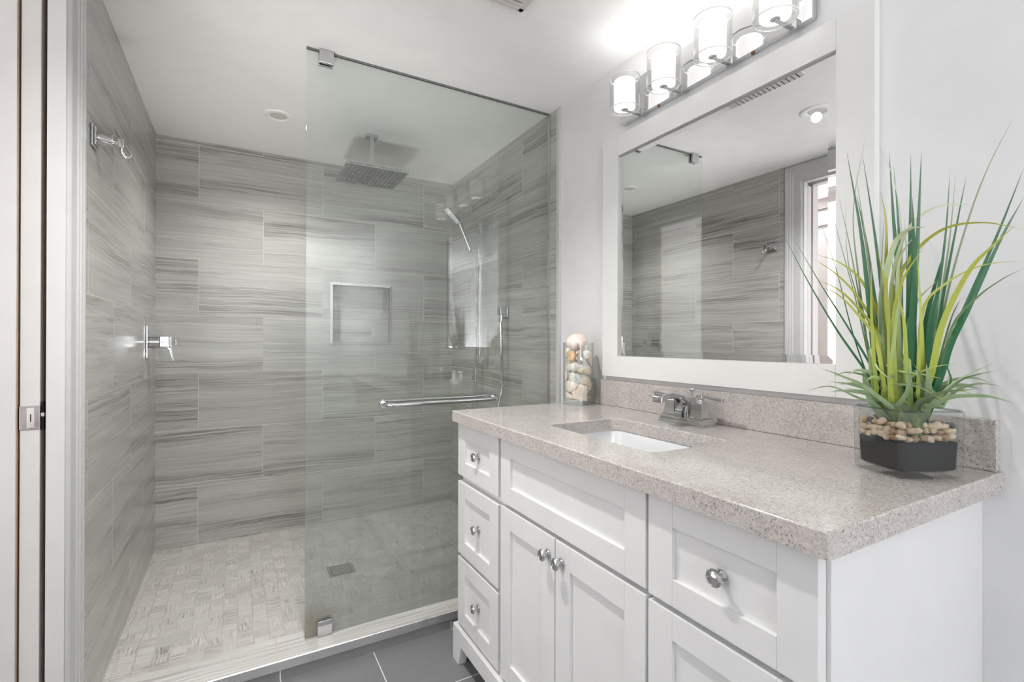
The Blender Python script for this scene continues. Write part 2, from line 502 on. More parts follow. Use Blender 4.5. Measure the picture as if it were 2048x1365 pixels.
M['floor'] = floor_tile('grey_floor_tile', .442, .3135, 1.536, .3135)
M['riser'] = floor_tile('grey_riser_tile', .127, .625, 0, 1, True)
M['slab'] = stone_slab('curb_stone')
M['quartz'] = quartz('speckled_quartz')
M['glass'] = shower_glass('shower_glass')
M['vase'] = clear_glass('vase_glass', C(.955, .965, .96), 1.0, C(.62, .67, .65))
M['planter'] = clear_glass('planter_glass', C(.92, .935, .93), 1.0, C(.34, .38, .37))
M['shade'] = clear_glass('lamp_glass', C(.97, .97, .97), 1.2, C(.80, .80, .80))
M['prim'] = clear_glass('planter_rim_glass', C(.70, .73, .72), 2.0, C(.5, .53, .52))
M['rim'] = plain('white_rim_shine', S(244, 244, 244), .25)  # plain white stands in for the shine on the clear lamp glass rims
M['frost'] = emit('frosted_lit_shade', (1, .985, .96, 1), LAMP)
M['bulb'] = emit('lit_bulb', (1, .985, .96, 1), BULB)
M['mirror'] = chrome('silvered_mirror', .90, .0)
M['porcelain'] = plain('white_porcelain', S(216, 217, 219), .08, coat=.5)
M['lens'] = plain('frosted_lens', S(214, 214, 208), .5)
M['ring'] = plain('white_ring', S(250, 250, 249), .35)
M['vent'] = plain('vent_plastic', S(214, 208, 204), .5)
M['foam'] = plain('black_floral_foam', S(14, 14, 16), .9, bump=.6, bscale=900, spec=.15)
M['white_plastic'] = plain('white_plastic', S(235, 238, 240), .3)
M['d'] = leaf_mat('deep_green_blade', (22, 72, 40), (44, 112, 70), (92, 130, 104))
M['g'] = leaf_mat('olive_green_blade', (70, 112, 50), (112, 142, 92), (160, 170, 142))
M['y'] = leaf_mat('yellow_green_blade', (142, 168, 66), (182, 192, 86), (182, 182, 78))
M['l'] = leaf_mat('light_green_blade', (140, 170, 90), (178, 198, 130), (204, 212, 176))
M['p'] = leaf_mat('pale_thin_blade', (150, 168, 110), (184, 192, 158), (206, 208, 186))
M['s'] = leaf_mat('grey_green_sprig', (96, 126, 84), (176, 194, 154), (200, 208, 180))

# ------------------------------------------------------------------ the room shell
b = MB(); b.box(-1.4, 1.42, -3.72, 1.86, -.06, 0)
struct(b.build('floor', M['floor'], smooth=0), 'dark grey square floor tiles with white grout', 'floor')
b = MB(); b.box(-.54, 1.42, -3.72, 3.34, CEIL, 2.6)
struct(b.build('ceiling', M['ceiling'], smooth=0), 'smooth white painted ceiling', 'ceiling')

b = MB(); b.box(1.295, 1.42, -3.72, 1.85, 0, CEIL)
struct(b.build('wall_right', M['paint'], smooth=0), 'light grey painted wall behind the vanity', 'wall')
b = MB(); b.box(1.285, 1.42, 1.85, 3.34, 0, CEIL)
struct(b.build('wall_right_tiled', M['tile_right'], smooth=0), 'veined grey tile wall carrying the slide bar', 'wall')
b = MB(); b.box(-.54, 1.42, -3.72, -3.6, 0, CEIL)
struct(b.build('wall_front', M['paint'], smooth=0), 'light grey painted wall opposite the shower', 'wall')
b = MB(); b.box(-.43, -.38, 1.795, 3.34, 0, CEIL)
struct(b.build('wall_left_tiled', M['tile_left'], smooth=0), 'veined grey tile wall carrying robe hook and shower valve', 'wall')
b = MB(); b.box(-.54, -.392, -3.6, .72, 0, CEIL); b.box(-.54, -.396, .72, 1.795, H+.986, CEIL)
struct(b.build('wall_left', M['paint'], smooth=0), 'painted wall around the doorway', 'wall')
# back wall with the recessed niche
NX0, NX1, NZ0, NZ1, YB = .499, .848, H-.003, H+.347, 3.125
b = MB()
xs = [-.43, NX0, NX1, 1.285]; zs = [0, NZ0, NZ1, CEIL]
for i in range(3):
    for j in range(3):
        if (i, j) != (1, 1):
            b.quad((xs[i], YB, zs[j]), (xs[i+1], YB, zs[j]), (xs[i+1], YB, zs[j+1]), (xs[i], YB, zs[j+1]))
yd = YB+.092
b.quad((NX0, yd, NZ0), (NX1, yd, NZ0), (NX1, yd, NZ1), (NX0, yd, NZ1))
b.quad((NX0, YB, NZ0), (NX1, YB, NZ0), (NX1, yd, NZ0), (NX0, yd, NZ0))
b.quad((NX0, YB, NZ1), (NX1, YB, NZ1), (NX1, yd, NZ1), (NX0, yd, NZ1))
b.quad((NX0, YB, NZ0), (NX0, YB, NZ1), (NX0, yd, NZ1), (NX0, yd, NZ0))
b.quad((NX1, YB, NZ0), (NX1, YB, NZ1), (NX1, yd, NZ1), (NX1, yd, NZ0))
struct(b.build('wall_back', M['tile_back'], smooth=0), 'veined grey tile wall with a square recessed niche', 'wall')
# metal edging of the niche: mitred bevelled strips
b = MB()
ox0, ox1, oz0, oz1 = NX0-.014, NX1+.014, NZ0-.016, NZ1+.016
def strip(p0, p1, q0, q1):
    a = [(p0[0], YB-.004, p0[1]), (p1[0], YB-.004, p1[1]), (q1[0], YB-.0105, q1[1]), (q0[0], YB-.0105, q0[1])]
    b.quad(*a)
mid = lambda u, v, k: u+(v-u)*k
O = [(ox0, oz0), (ox1, oz0), (ox1, oz1), (ox0, oz1)]; I = [(NX0, NZ0), (NX1, NZ0), (NX1, NZ1), (NX0, NZ1)]
for k in range(4):
    o0, o1, i0, i1 = O[k], O[(k+1) % 4], I[k], I[(k+1) % 4]
    b.quad((o0[0], YB+.001, o0[1]), (o1[0], YB+.001, o1[1]), (o1[0], YB-.004, o1[1]), (o0[0], YB-.004, o0[1]))
    b.quad((o0[0], YB-.004, o0[1]), (o1[0], YB-.004, o1[1]), (i1[0], YB-.010, i1[1]), (i0[0], YB-.010, i0[1]))
    b.quad((i0[0], YB-.010, i0[1]), (i1[0], YB-.010, i1[1]), (i1[0], YB+.012, i1[1]), (i0[0], YB+.012, i0[1]))
struct(b.build('trim_1', M['alu'], smooth=20), 'bevelled metal edging around the wall niche', 'trim')
# end profile of the tiled wall
b = MB(); b.box(1.281, 1.296, 1.838, 1.862, 0, CEIL, .003); b.box(1.2835, 1.29, 1.862, 1.8645, .07, CEIL)
struct(b.build('trim_2', M['trim']), 'white edge strip where the shower tile ends', 'trim')
# shower base and curb
ZC_, ZS = H-1.092, H-1.100
b = MB(); b.box(-.43, 1.30, 1.95, 3.13, -.06, ZS)
struct(b.build('shower_floor', M['mosaic'], smooth=0), 'shower floor of small staggered marble mosaic squares', 'floor')
b = MB(); b.box(-.379, 1.284, 1.836, 1.982, .0, ZC_, .001)
struct(b.build('trim_3', M['slab']), 'pale veined stone curb at the shower edge', 'curb')
b = MB(); b.prism([(1.8295, ZC_-.031), (1.8357, ZC_-.031), (1.8357, ZC_+.0006), (1.833, ZC_+.0012), (1.8295, ZC_-.001)], 0, -.379, 1.284)
struct(b.build('trim_4', M['satin']), 'metal edge profile along the curb front', 'trim')
b = MB(); b.box(-.379, 1.284, 1.833, 1.836, 0, ZC_-.031)
struct(b.build('trim_5', M['riser'], smooth=0), 'dark grey tile riser below the curb', 'trim')
# doorway: casing, split jamb of the pocket door
b = MB()
CD = [0, .006, .012, .052, .056, .066, .070, .082, .086, .100, .104]
CX = [-.395, -.389, -.3865, -.3865, -.383, -.383, -.3795, -.3795, -.377, -.377, -.381]
CD = [0]+CD+[.104]; CX = [-.3955]+CX+[-.3955]
def cpath(d): return [(1.688+d, 0), (1.688+d, H+.97+d), (.812-d, H+.97+d), (.812-d, 0)]
for k in range(len(CD)-1):
    A, B = cpath(CD[k]), cpath(CD[k+1])
    for q in range(3):
        b.quad((CX[k], *A[q]), (CX[k], *A[q+1]), (CX[k+1], *B[q+1]), (CX[k+1], *B[q]))
struct(b.build('trim_6', M['trim'], smooth=25), 'white moulded casing around the doorway', 'trim')
b = MB()
for (x0, x1) in ((-.433, -.3955), (-.545, -.4895)):
    b.box(x0, x1, 1.680, 1.70, 0, H+.965, .0015)
    b.box(x0, x1, .80, 1.70, H+.965, H+.985)
b.box(-.545, -.3955, .78, .80, 0, H+.985)
struct(b.build('trim_7', M['trim']), 'white split door jamb with a slot for the sliding door', 'trim')
b = MB()
b.box(-.4345, -.4325, 1.686, 1.80, 0, H+.965); b.box(-.490, -.4880, 1.684, 1.80, 0, H+.965)
b.box(-.49, -.4330, .80, 1.69, H+.99, H+1.01)
struct(b.build('trim_8', M['rawwood'], smooth=0), 'bare wood edge inside the door pocket', 'trim')
b = MB(); b.box(-.54, -.4895, 1.70, 3.34, 0, 2.6)
struct(b.build('wall_pocket', M['hall'], smooth=0), 'hall side of the pocket door wall', 'wall')
# the pocket door with its privacy lock
dr = tag(bpy.data.objects.new('door_1', None), 'white pocket door slid into the wall, its edge showing', 'door', kind='structure')
dr.location = (-.465, 1.7, 0); COL.objects.link(dr)
b = MB(); b.box(-.4845, -.4455, 1.686, 2.5, .008, H+.955, .003)
b.build('door_slab', M['trim'], dr)
lk = MB().box(-.4848, -.4448, 1.6845, 1.735, H-.229, H-.167, .002).build('lock_plate', M['nickel'], dr)
tag(lk, 'brushed metal privacy lock plate')
MB().box(-.4700, -.4555, 1.6832, 1.6848, H-.224, H-.172, .0006).build('edge_pull', M['satin'], lk)
MB().box(-.4636, -.4616, 1.6828, 1.6836, H-.208, H-.188).build('keyhole', M['dark'], lk)
MB().box(-.4452, -.4395, 1.690, 1.735, H-.232, H-.160).build('finger_recess', M['dark'], lk)
MB().box(-.4440, -.4375, 1.687, 1.70, H-.196, H-.186, .001).build('turn_button', M['satin'], lk)
# hallway beyond the doorway
b = MB(); b.box(-1.4, -1.2, -.2, 3.34, 0, 2.6)
struct(b.build('wall_hall', M['hall'], smooth=0), 'pinkish hallway wall seen through the doorway', 'wall')
b = MB(); b.box(-1.2, -.54, 3.0, 3.34, 0, 2.6); b.box(-1.2, -.54, -.3, -.2, 0, 2.6)
struct(b.build('wall_hall_end', M['hall'], smooth=0), 'end walls of the hallway', 'wall')
b = MB(); b.box(-1.4, -.54, -.3, 3.34, 2.5, 2.6)
struct(b.build('ceiling_hall', M['ceiling'], smooth=0), 'white hallway ceiling', 'ceiling')
b = MB(); b.box(-1.4, -.54, 1.86, 3.34, -.06, 0)
struct(b.build('floor_hall', M['floor'], smooth=0), 'hallway floor', 'floor')
d2 = tag(bpy.data.objects.new('door_2', None), 'white hallway door under a cornice, seen in the mirror', 'door', kind='structure')
d2.location = (-1.2, 2.1, 0); COL.objects.link(d2)
b = MB(); b.box(-1.199, -1.18, 1.5, 2.7, 0, 2.02, .002); b.build('door_slab', M['trim'], d2)
b = MB(); b.box(-1.199, -1.165, 1.42, 2.78, 2.02, 2.14, .003); b.prism([(-1.199, 2.14), (-1.15, 2.14), (-1.14, 2.17), (-1.12, 2.20), (-1.105, 2.205), (-1.105, 2.235), (-1.199, 2.235)], 1, 1.38, 2.82)
b.build('cornice', M['trim'], d2, smooth=20)

# ------------------------------------------------------------------ shower glass panel
gp = thing('shower_glass_panel', (.75, 1.924, ZC_), 'tall clear frameless glass panel standing on the stone curb, hazy near the bottom', 'shower screen')
b = MB(); b.box(.214, 1.279, 1.919, 1.929, ZC_+.003, CEIL-.008, .0008); b.build('glass_pane', M['glass'], gp)
b = MB(); b.box(.214, 1.279, 1.920, 1.928, CEIL-.008, CEIL-.0005); b.build('top_gasket', plain('grey_gasket', S(112, 112, 110), .5), gp)
b = MB(); b.box(1.2795, 1.2845, 1.917, 1.931, ZC_+.003, CEIL-.008); b.build('side_channel', M['satin'], gp)
for z0, z1 in ((CEIL-.052, CEIL-.0005), (ZC_+.001, ZC_+.058)):
    b = MB(); b.box(.255, .308, 1.906, 1.9188, z0, z1, .0035); b.box(.255, .308, 1.9292, 1.942, z0, z1, .0035)
    b.build('glass_clamp', M['chrome'], gp)
def towel_bar(sgn):
    yb, yo = 1.924+sgn*.0052, 1.924+sgn*.062
    zb = H-.246
    pts = [(.500, yb, zb)]
    for k in range(7):
        a = k/6*math.pi/2
        pts.append((.500+.028*(1-math.cos(a)), yo-sgn*.028*(1-math.sin(a)), zb))
    pts.append((.7, yo, zb)); pts.append((.9, yo, zb))
    for k in range(7):
        a = math.pi/2-k/6*math.pi/2
        pts.append((.985-.028*(1-math.cos(a)), yo-sgn*.028*(1-math.sin(a)), zb))
    pts.append((.985, yb, zb))
    o = MB().tube(pts, .0095, 18).build('towel_bar', M['chrome'], gp, smooth=60)
    for xx in (.500, .985):
        MB().cyl((xx, 1.924+sgn*.005, zb), (xx, 1.924+sgn*.011, zb), .0165, seg=28, bev=.0015).build('flange', M['chrome'], o)
    return o
towel_bar(-1); towel_bar(1)

# ------------------------------------------------------------------ shower fittings
rh = thing('rain_shower_head', (.608, 2.60, CEIL), 'square flat chrome rain shower head hanging from the ceiling', 'shower head')
MB().box(.578, .638, 2.57, 2.63, CEIL-.010, CEIL-.0002, .0015).build('ceiling_flange', M['chrome'], rh)
MB().box(.597, .619, 2.589, 2.611, H+.893, CEIL-.010, .002).build('drop_arm', M['chrome'], rh)
hd = MB().box(.452, .764, 2.445, 2.757, H+.868, H+.880, .002).box(.583, .633, 2.575, 2.625, H+.880, H+.893, .002).build('head_plate', M['gunmetal'], rh)
b = MB()
for i in range(13):
    xx = .452+.03+i*.021
    b.box(xx-.003, xx+.003, 2.445+.022, 2.757-.022, H+.8665, H+.8685, .0008)
b.build('nozzles', plain('grey_rubber', S(120, 122, 122), .6), hd)

sb = thing('slide_bar', (1.285, 2.578, H+.3), 'chrome slide rail for the hand shower on the tiled wall', 'shower rail')
MB().box(1.226, 1.243, 2.564, 2.592, H-.135, H+.70, .002).build('rail', M['chrome'], sb)
for zc in (.672, -.10):
    MB().box(1.243, 1.2848, 2.566, 2.590, H+zc-.012, H+zc+.012, .002).build('bracket', M['chrome'], sb)
sl = MB().box(1.213, 1.256, 2.556, 2.600, H+.487, H+.563, .004).build('slider', M['chrome'], sb)
MB().cyl((1.213, 2.578, H+.535), (1.186, 2.578, H+.535), .012, seg=20, bev=.002).build('cradle', M['chrome'], sl)

hs = thing('hand_shower', (1.17, 2.578, H+.54), 'slim chrome stick hand shower with hose in the slide rail holder', 'hand shower')
def stick(p0, p1, wx, wy, name, mat, bev=.004):
    p0, p1 = Vector(p0), Vector(p1); d = p1-p0; L = d.length
    zx = d.normalized(); yx = Vector((0, 1, 0)); xx = yx.cross(zx).normalized()
    m = Matrix((xx, yx, zx)).transposed().to_4x4(); m.translation = p0
    return MB().box(-wx/2, wx/2, -wy/2, wy/2, 0, L, bev, mat=m).build(name, mat, hs)
stick((1.172, 2.578, H+.530), (1.104, 2.578, H+.683), .022, .026, 'handle', M['chrome'])
sh = stick((1.098, 2.578, H+.688), (1.024, 2.578, H+.757), .018, .038, 'spray_head', M['chrome'])
tag(stick((1.0925, 2.578, H+.679), (1.016, 2.578, H+.750), .004, .034, 'spray_face', M['white_plastic'], .001), 'white spray face')
bpy.data.objects['spray_face'].parent = sh
hose = catmull([(1.168, 2.578, H+.532), (1.185, 2.578, H+.50), (1.212, 2.60, H+.44), (1.236, 2.63, H+.25), (1.24, 2.642, H+.0), (1.24, 2.649, H-.32), (1.24, 2.60, H-.52), (1.24, 2.50, H-.62), (1.24, 2.42, H-.52), (1.25, 2.375, H-.352), (1.25, 2.332, H-.23), (1.25, 2.336, H-.05), (1.25, 2.343, H+.108)], 60)
rr = [.0072+.0006*(1 if k % 2 else -1) for k in range(len(hose))]
MB().tube(hose, rr, 10).build('hose', M['hose'], hs, smooth=0)
wo = thing('water_outlet', (1.285, 2.345, H+.16), 'square chrome hose outlet on the tiled wall below the slide rail', 'wall outlet')
MB().box(1.276, 1.2848, 2.322, 2.382, H+.135, H+.198, .002).build('wall_plate', M['chrome'], wo)
el = MB().box(1.236, 1.276, 2.325, 2.365, H+.148, H+.186, .003).build('elbow', M['chrome'], wo)
MB().cyl((1.25, 2.343, H+.148), (1.25, 2.343, H+.110), .011, seg=20, bev=.002).build('hose_nut', M['chrome'], el)

rk = thing('robe_hook', (-.38, 1.87, H+.605), 'chrome robe hook on the tiled wall beside the doorway', 'hook')
MB().box(-.3798, -.373, 1.838, 1.902, H+.574, H+.640, .003).box(-.373, -.367, 1.845, 1.895, H+.581, H+.633, .002).build('wall_plate', M['chrome'], rk)
MB().cyl((-.367, 1.87, H+.605), (-.330, 1.87, H+.603), .0215, r2=.0205, seg=32, bev=.002).cyl((-.330, 1.87, H+.601), (-.319, 1.87, H+.600), .011, seg=20).build('post', M['chrome'], rk)
MB().box(-.321, -.304, 1.860, 1.880, H+.586, H+.613, .003).tube(catmull([(-.312, 1.87, H+.588), (-.312, 1.871, H+.574), (-.306, 1.873, H+.563), (-.298, 1.876, H+.561), (-.292, 1.878, H+.566), (-.290, 1.879, H+.573)], 5), .0052, 12).build('hook_prong', M['chrome'], rk)

vv = thing('shower_valve', (-.38, 2.877, H), 'chrome shower mixer with square plate and lever on the tiled wall', 'shower valve')
MB().box(-.3798, -.372, 2.817, 2.937, H-.083, H+.073, .002).build('wall_plate', M['chrome'], vv)
MB().cyl((-.372, 2.877, H-.006), (-.331, 2.877, H-.006), .027, seg=36, bev=.0015).build('sleeve', M['chrome'], vv)
lv = MB().box(-.331, -.283, 2.852, 2.902, H-.030, H+.023, .003)
lv.prism([(-.312, H-.026), (-.2835, H-.026), (-.2835, H-.012), (-.274, H-.095), (-.281, H-.098), (-.292, H-.045), (-.300, H-.034)], 1, 2.858, 2.896, .001)
lv = lv.build('lever', M['chrome'], vv)
MB().cyl((-.283, 2.877, H-.004), (-.268, 2.877, H-.004), .004, seg=12).box(-.270, -.266, 2.872, 2.882, H-.022, H+.006, .001).build('diverter_pin', M['chrome'], lv)

fd = thing('floor_drain', (.433, 2.438, ZS), 'square grey metal drain cover in the shower floor', 'drain')
MB().box(.373, .493, 2.378, 2.498, ZS-.004, ZS+.002, .001).build('drain_frame', M['nickel'], fd)
b = MB()
for (x0, x1, y0, y1) in ((.389, .392, 2.388, 2.488), (.474, .477, 2.388, 2.488), (.389, .477, 2.388, 2.391), (.389, .477, 2.485, 2.488)):
    b.box(x0, x1, y0, y1, ZS+.0012, ZS+.0023)
b.build('slots', M['dark'], fd)

# ------------------------------------------------------------------ ceiling fittings
def downlight(x, y, label):
    o = thing('ceiling_downlight', (x, y, CEIL), label, 'ceiling light', 'recessed downlights')
    m = Matrix.Translation((x, y, CEIL))
    MB().lathe([(.068, -.0004), (.068, -.003), (.064, -.006), (.045, -.0065), (.039, -.003), (.037, -.0005)], m, 48).build('trim_ring', M['ring'], o)
    MB().lathe([(0, -.002), (.0375, -.002), (.0375, -.0004)], m, 48).build('lens', M['lens'], o)
downlight(.162, 2.585, 'small round recessed downlight in the ceiling above the shower')
downlight(.21, 1.28, 'round recessed downlight above the bathroom floor, seen only in the mirror')
vt = thing('exhaust_vent', (.738, 1.21, CEIL), 'slotted off-white exhaust vent cover at the top of the ceiling', 'vent')
b = MB()
VX0, VX1, VY0, VY1 = .655, .800, 1.05, 1.362
fr = .018
b.box(VX0, VX0+fr, VY0, VY1, CEIL-.012, CEIL-.0004, .002); b.box(VX1-fr, VX1, VY0, VY1, CEIL-.012, CEIL-.0004, .002)
b.box(VX0, VX1, VY0, VY0+fr, CEIL-.012, CEIL-.0004, .002); b.box(VX0, VX1, VY1-fr, VY1, CEIL-.012, CEIL-.0004, .002)
b.build('grille_frame', M['vent'], vt)
MB().box(VX0+.01, VX1-.01, VY0+.01, VY1-.01, CEIL-.003, CEIL-.0005).build('duct_opening', M['dark'], vt)
for k in range(14):
    yy = VY0+fr+.006+k*.0195
    if yy+.014 < VY1-fr: MB().box(VX0+fr-.002, VX1-fr+.002, yy, yy+.014, CEIL-.011, CEIL-.006, .001).build('slat', M['vent'], vt)

# ------------------------------------------------------------------ vanity light
vl = thing('vanity_light', (1.295, 1.06, H+.9), 'four-lamp chrome vanity light bar on the wall above the framed mirror', 'wall light')
bp_ = MB().box(1.2735, 1.2948, .704, 1.418, H+.832, H+.972, .0015).build('backplate', M['plate'], vl)
for yy in (1.235, .875):
    MB().cyl((1.284, yy, H+.8325), (1.284, yy, H+.828), .005, seg=12).build('fixing_nut', plain('copper_nut', S(150, 108, 84), .4, 1), bp_)
def lamp(yc):
    z0, z1 = H+.826, H+.937
    c = (1.19, yc, 0)
    T = Matrix.Translation(c)
    g = MB().lathe([(.0495, z0), (.053, z0), (.053, z1), (.0495, z1), (.0495, z0)], T, 48).build('glass_shade', M['shade'], vl, origin=(1.19, yc, z0))
    MB().lathe([(.020, z0+.003), (.036, z0+.003), (.037, z0+.006), (.037, z1-.014), (.034, z1-.010), (.030, z1-.010), (.030, z0+.006)], T, 40).build('frosted_shade', M['frost'], g)
    for nm, zz in (('lower_rim', z0+.0005), ('upper_rim', z1-.0005)):
        ring = [(1.19+.0513*math.cos(a*math.pi/24), yc+.0513*math.sin(a*math.pi/24), zz) for a in range(48)]
        MB().tube(ring, .0019, 8, closed=True).build(nm, M['rim'], g)
    MB().lathe([(0, z1-.022), (.028, z1-.022), (.028, z1-.016), (0, z1-.014)], T, 32).build('bulb', M['bulb'], g)
    b = MB().cyl((1.19, yc, z0-.002), (1.19, yc, z0+.012), .013, seg=24, bev=.001)
    b.box(1.19, 1.2740, yc-.006, yc+.006, z0-.004, z0+.0005, .001)
    b.box(1.262, 1.2740, yc-.012, yc+.012, z0-.006, z0+.02, .001)
    b.build('arm', M['chrome'], g)
    return g
LY = (1.305, 1.124, .938, .750)
g0 = lamp(LY[0]); kids = list(g0.children)
for yy in LY[1:]:
    c = g0.copy(); COL.objects.link(c); c.parent = vl
    c.location = g0.location+Vector((0, yy-LY[0], 0))
    for k in kids:
        d = k.copy(); COL.objects.link(d); d.parent = c

# ------------------------------------------------------------------ framed mirror
mr = thing('wall_mirror', (1.295, 1.04, H+.33), 'large wall mirror in a wide flat white frame above the vanity', 'mirror')
b = MB()
FY0, FY1, FZ0, FZ1 = .563, 1.521, H-.134, H+.797
GY0, GY1, GZ0, GZ1 = .647, 1.432, H-.054, H+.718
for (y0, y1, z0, z1) in ((FY0, GY0, FZ0, FZ1), (GY1, FY1, FZ0, FZ1), (GY0, GY1, FZ0, GZ0), (GY0, GY1, GZ1, FZ1)):
    b.box(1.271, 1.2945, y0, y1, z0, z1, .0012)
b.build('frame', M['mframe'], mr)
b = MB()
BV = .022
o = [(GY0-.004, GZ0-.004), (GY1+.004, GZ0-.004), (GY1+.004, GZ1+.004), (GY0-.004, GZ1+.004)]
i_ = [(GY0+BV, GZ0+BV), (GY1-BV, GZ0+BV), (GY1-BV, GZ1-BV), (GY0+BV, GZ1-BV)]
xo, xi = 1.2815, 1.2800
for k in range(4):
    k2 = (k+1) % 4
    b.quad((xo, *o[k]), (xo, *o[k2]), (xi, *i_[k2]), (xi, *i_[k]))
    b.quad((xo, *o[k]), (xo, *o[k2]), (1.286, *o[k2]), (1.286, *o[k]))
b.quad(*[(xi, *q) for q in i_]); b.quad(*[(1.286, *q) for q in o])
b.build('mirror_glass', M['mirror'], mr, smooth=0)

# ------------------------------------------------------------------ vanity cabinet
XF = .700
vc = thing('vanity_cabinet', (1.0, 1.0, 0), 'white shaker vanity cabinet with chrome knobs under the speckled countertop', 'cabinet')
CT = H-.25; CB = CT-.038
b = MB()
b.box(.7215, .738, .380, 1.645, .13, CB-.001, .001)
b.box(.7215, 1.234, .372, .390, .06, CB-.001, .001)
b.box(.738, 1.285, 1.627, 1.645, .06, CB-.001, .001)
b.box(.738, 1.285, .390, 1.627, .13, .148)
b.box(1.27, 1.285, .390, 1.627, .148, CB-.12)
b.box(1.2345, 1.2945, .384, .396, 0, CB-.001, .001)
b.build('carcass', M['cab'], vc)
b = MB()
ft = H-1.032
poly = [(.362, 0), (.412, 0), (.436, .072), (1.592, .072), (1.612, 0), (1.664, 0), (1.664, ft), (.362, ft)]
b.prism(poly, 0, .690, .7205, .0012)
b.box(.7205, 1.24, 1.6455, 1.664, 0, ft, .001); b.box(.7205, 1.234, .356, .3715, 0, ft, .001)
b.build('plinth', M['cab'], vc)
def shaker(name, y0, y1, z0, z1, st=.060, rl=.051):
    b = MB()
    for (a0, a1, c0, c1) in ((y0, y0+st, z0, z1), (y1-st, y1, z0, z1), (y0+st, y1-st, z0, z0+rl), (y0+st, y1-st, z1-rl, z1)):
        b.box(XF, XF+.0205, a0, a1, c0, c1, .0011)
    b.box(XF+.0085, XF+.017, y0+st-.004, y1-st+.004, z0+rl-.004, z1-rl+.004)
    return b.build(name, M['cab'], vc)
def knob(parent, yy, zz, x0=XF+.0085):
    m = Matrix(((0, 0, -1, x0), (0, 1, 0, yy), (1, 0, 0, zz), (0, 0, 0, 1)))
    MB().lathe([(0, 0), (.0105, 0), (.011, .0025), (.0095, .004), (.0055, .007), (.005, .011), (.0065, .0145), (.0135, .0165), (.0155, .0195), (.0150, .0228), (.0125, .0252), (.011, .0258), (.0102, .0252), (.006, .0262), (0, .0268)], m, 32).build('knob', M['chrome'], parent)
LYs = (1.329, 1.643)
for z0, z1 in ((H-.482, H-.297), (H-.765, H-.506), (H-1.020, H-.780)):
    d = shaker('drawer', LYs[0], LYs[1], z0, z1); knob(d, sum(LYs)/2, (z0+z1)/2)
shaker('false_front', .706, 1.313, H-.487, H-.293, rl=.054)
dl = shaker('door', 1.021, 1.313, H-1.020, H-.500, rl=.060); knob(dl, 1.050, H-.548, XF)
dr2 = shaker('door', .706, 1.0175, H-1.020, H-.500, rl=.060); knob(dr2, .990, H-.548, XF)
RYs = (.378, .698)
for z0, z1 in ((H-.490, H-.293), (H-.765, H-.502), (H-1.020, H-.780)):
    d = shaker('drawer', RYs[0], RYs[1], z0, z1); knob(d, sum(RYs)/2, (z0+z1)/2)

# ------------------------------------------------------------------ countertop, basin, faucet
def rrect(x0, x1, y0, y1, r, n=6):
    pts = []
    for cx, cy, a0 in ((x1-r, y1-r, 0), (x0+r, y1-r, 90), (x0+r, y0+r, 180), (x1-r, y0+r, 270)):
        for k in range(n+1):
            a = math.radians(a0+90*k/n)
            pts.append((cx+r*math.cos(a), cy+r*math.sin(a)))
    return pts
ct = thing('vanity_countertop', (1.0, 1.0, CB), 'pinkish grey speckled quartz countertop with backsplash on the white vanity', 'countertop')
bm_ = bmesh.new()
outer = [(.677, .352), (1.2945, .352), (1.2945, 1.648), (.677, 1.648)]
inner = rrect(.815, 1.088, .800, 1.228, .03)
def loop(pts, zz):
    vs = [bm_.verts.new((x, y, zz)) for x, y in pts]
    return vs, [bm_.edges.new((vs[k], vs[(k+1) % len(vs)])) for k in range(len(vs))]
To, Teo = loop(outer, CT); Ti, Tei = loop(inner, CT)
Bo, Beo = loop(outer, CB); Bi, Bei = loop(inner, CB)
bmesh.ops.triangle_fill(bm_, use_beauty=True, edges=Teo+Tei)
bmesh.ops.triangle_fill(bm_, use_beauty=True, edges=Beo+Bei)
for A, B in ((To, Bo), (Ti, Bi)):
    for k in range(len(A)): bm_.faces.new((A[k], A[(k+1) % len(A)], B[(k+1) % len(A)], B[k]))
bmesh.ops.recalc_face_normals(bm_, faces=bm_.faces[:])
bmesh.ops.bevel(bm_, geom=[e for e in bm_.edges if len(e.link_faces) == 2 and e.calc_face_angle(0) > 1 and (e.verts[0].co.z > CT-.001 or e.verts[1].co.z > CT-.001)], offset=.0035, segments=3, profile=.5, affect='EDGES')
b = MB(); b.merge(bm_); b.build('slab', M['quartz'], ct)
MB().box(1.274, 1.2945, .358, 1.648, CT+.0002, H-.150, .002).build('backsplash', M['quartz'], ct)

sk = thing('undermount_sink', (.95, 1.014, CB), 'white rectangular porcelain basin set into the speckled countertop', 'sink')
def ring_loft(rings):
    bmx = bmesh.new(); R = [[bmx.verts.new((x, y, zz)) for x, y in pts] for pts, zz in rings]
    for A, B in zip(R, R[1:]):
        for k in range(len(A)): bmx.faces.new((A[k], A[(k+1) % len(A)], B[(k+1) % len(A)], B[k]))
    bmx.faces.new(R[-1]); return bmx
X0, X1, Y0, Y1 = .815, 1.088, .800, 1.228
rings = [(rrect(X0-.02, X1+.02, Y0-.02, Y1+.02, .05), CB-.022), (rrect(X0-.02, X1+.02, Y0-.02, Y1+.02, .05), CB-.0008),
         (rrect(X0-.004, X1+.004, Y0-.004, Y1+.004, .034), CB-.0008), (rrect(X0-.001, X1+.001, Y0-.001, Y1+.001, .034), CB-.006)]
for k, (ins, dz) in enumerate([(.004, .03), (.012, .07), (.022, .10), (.036, .122), (.055, .134), (.085, .139)]):
    rings.append((rrect(X0+ins, X1-ins, Y0+ins, Y1-ins, .034+ins*.4), CB-dz))
b = MB(); b.merge(ring_loft(rings)); b.build('basin', M['porcelain'], sk, smooth=50, recalc=True)
MB().cyl((.95, 1.014, CB-.139), (.95, 1.014, CB-.136), .022, seg=28, bev=.001).build('drain_flange', M['chrome'], sk)

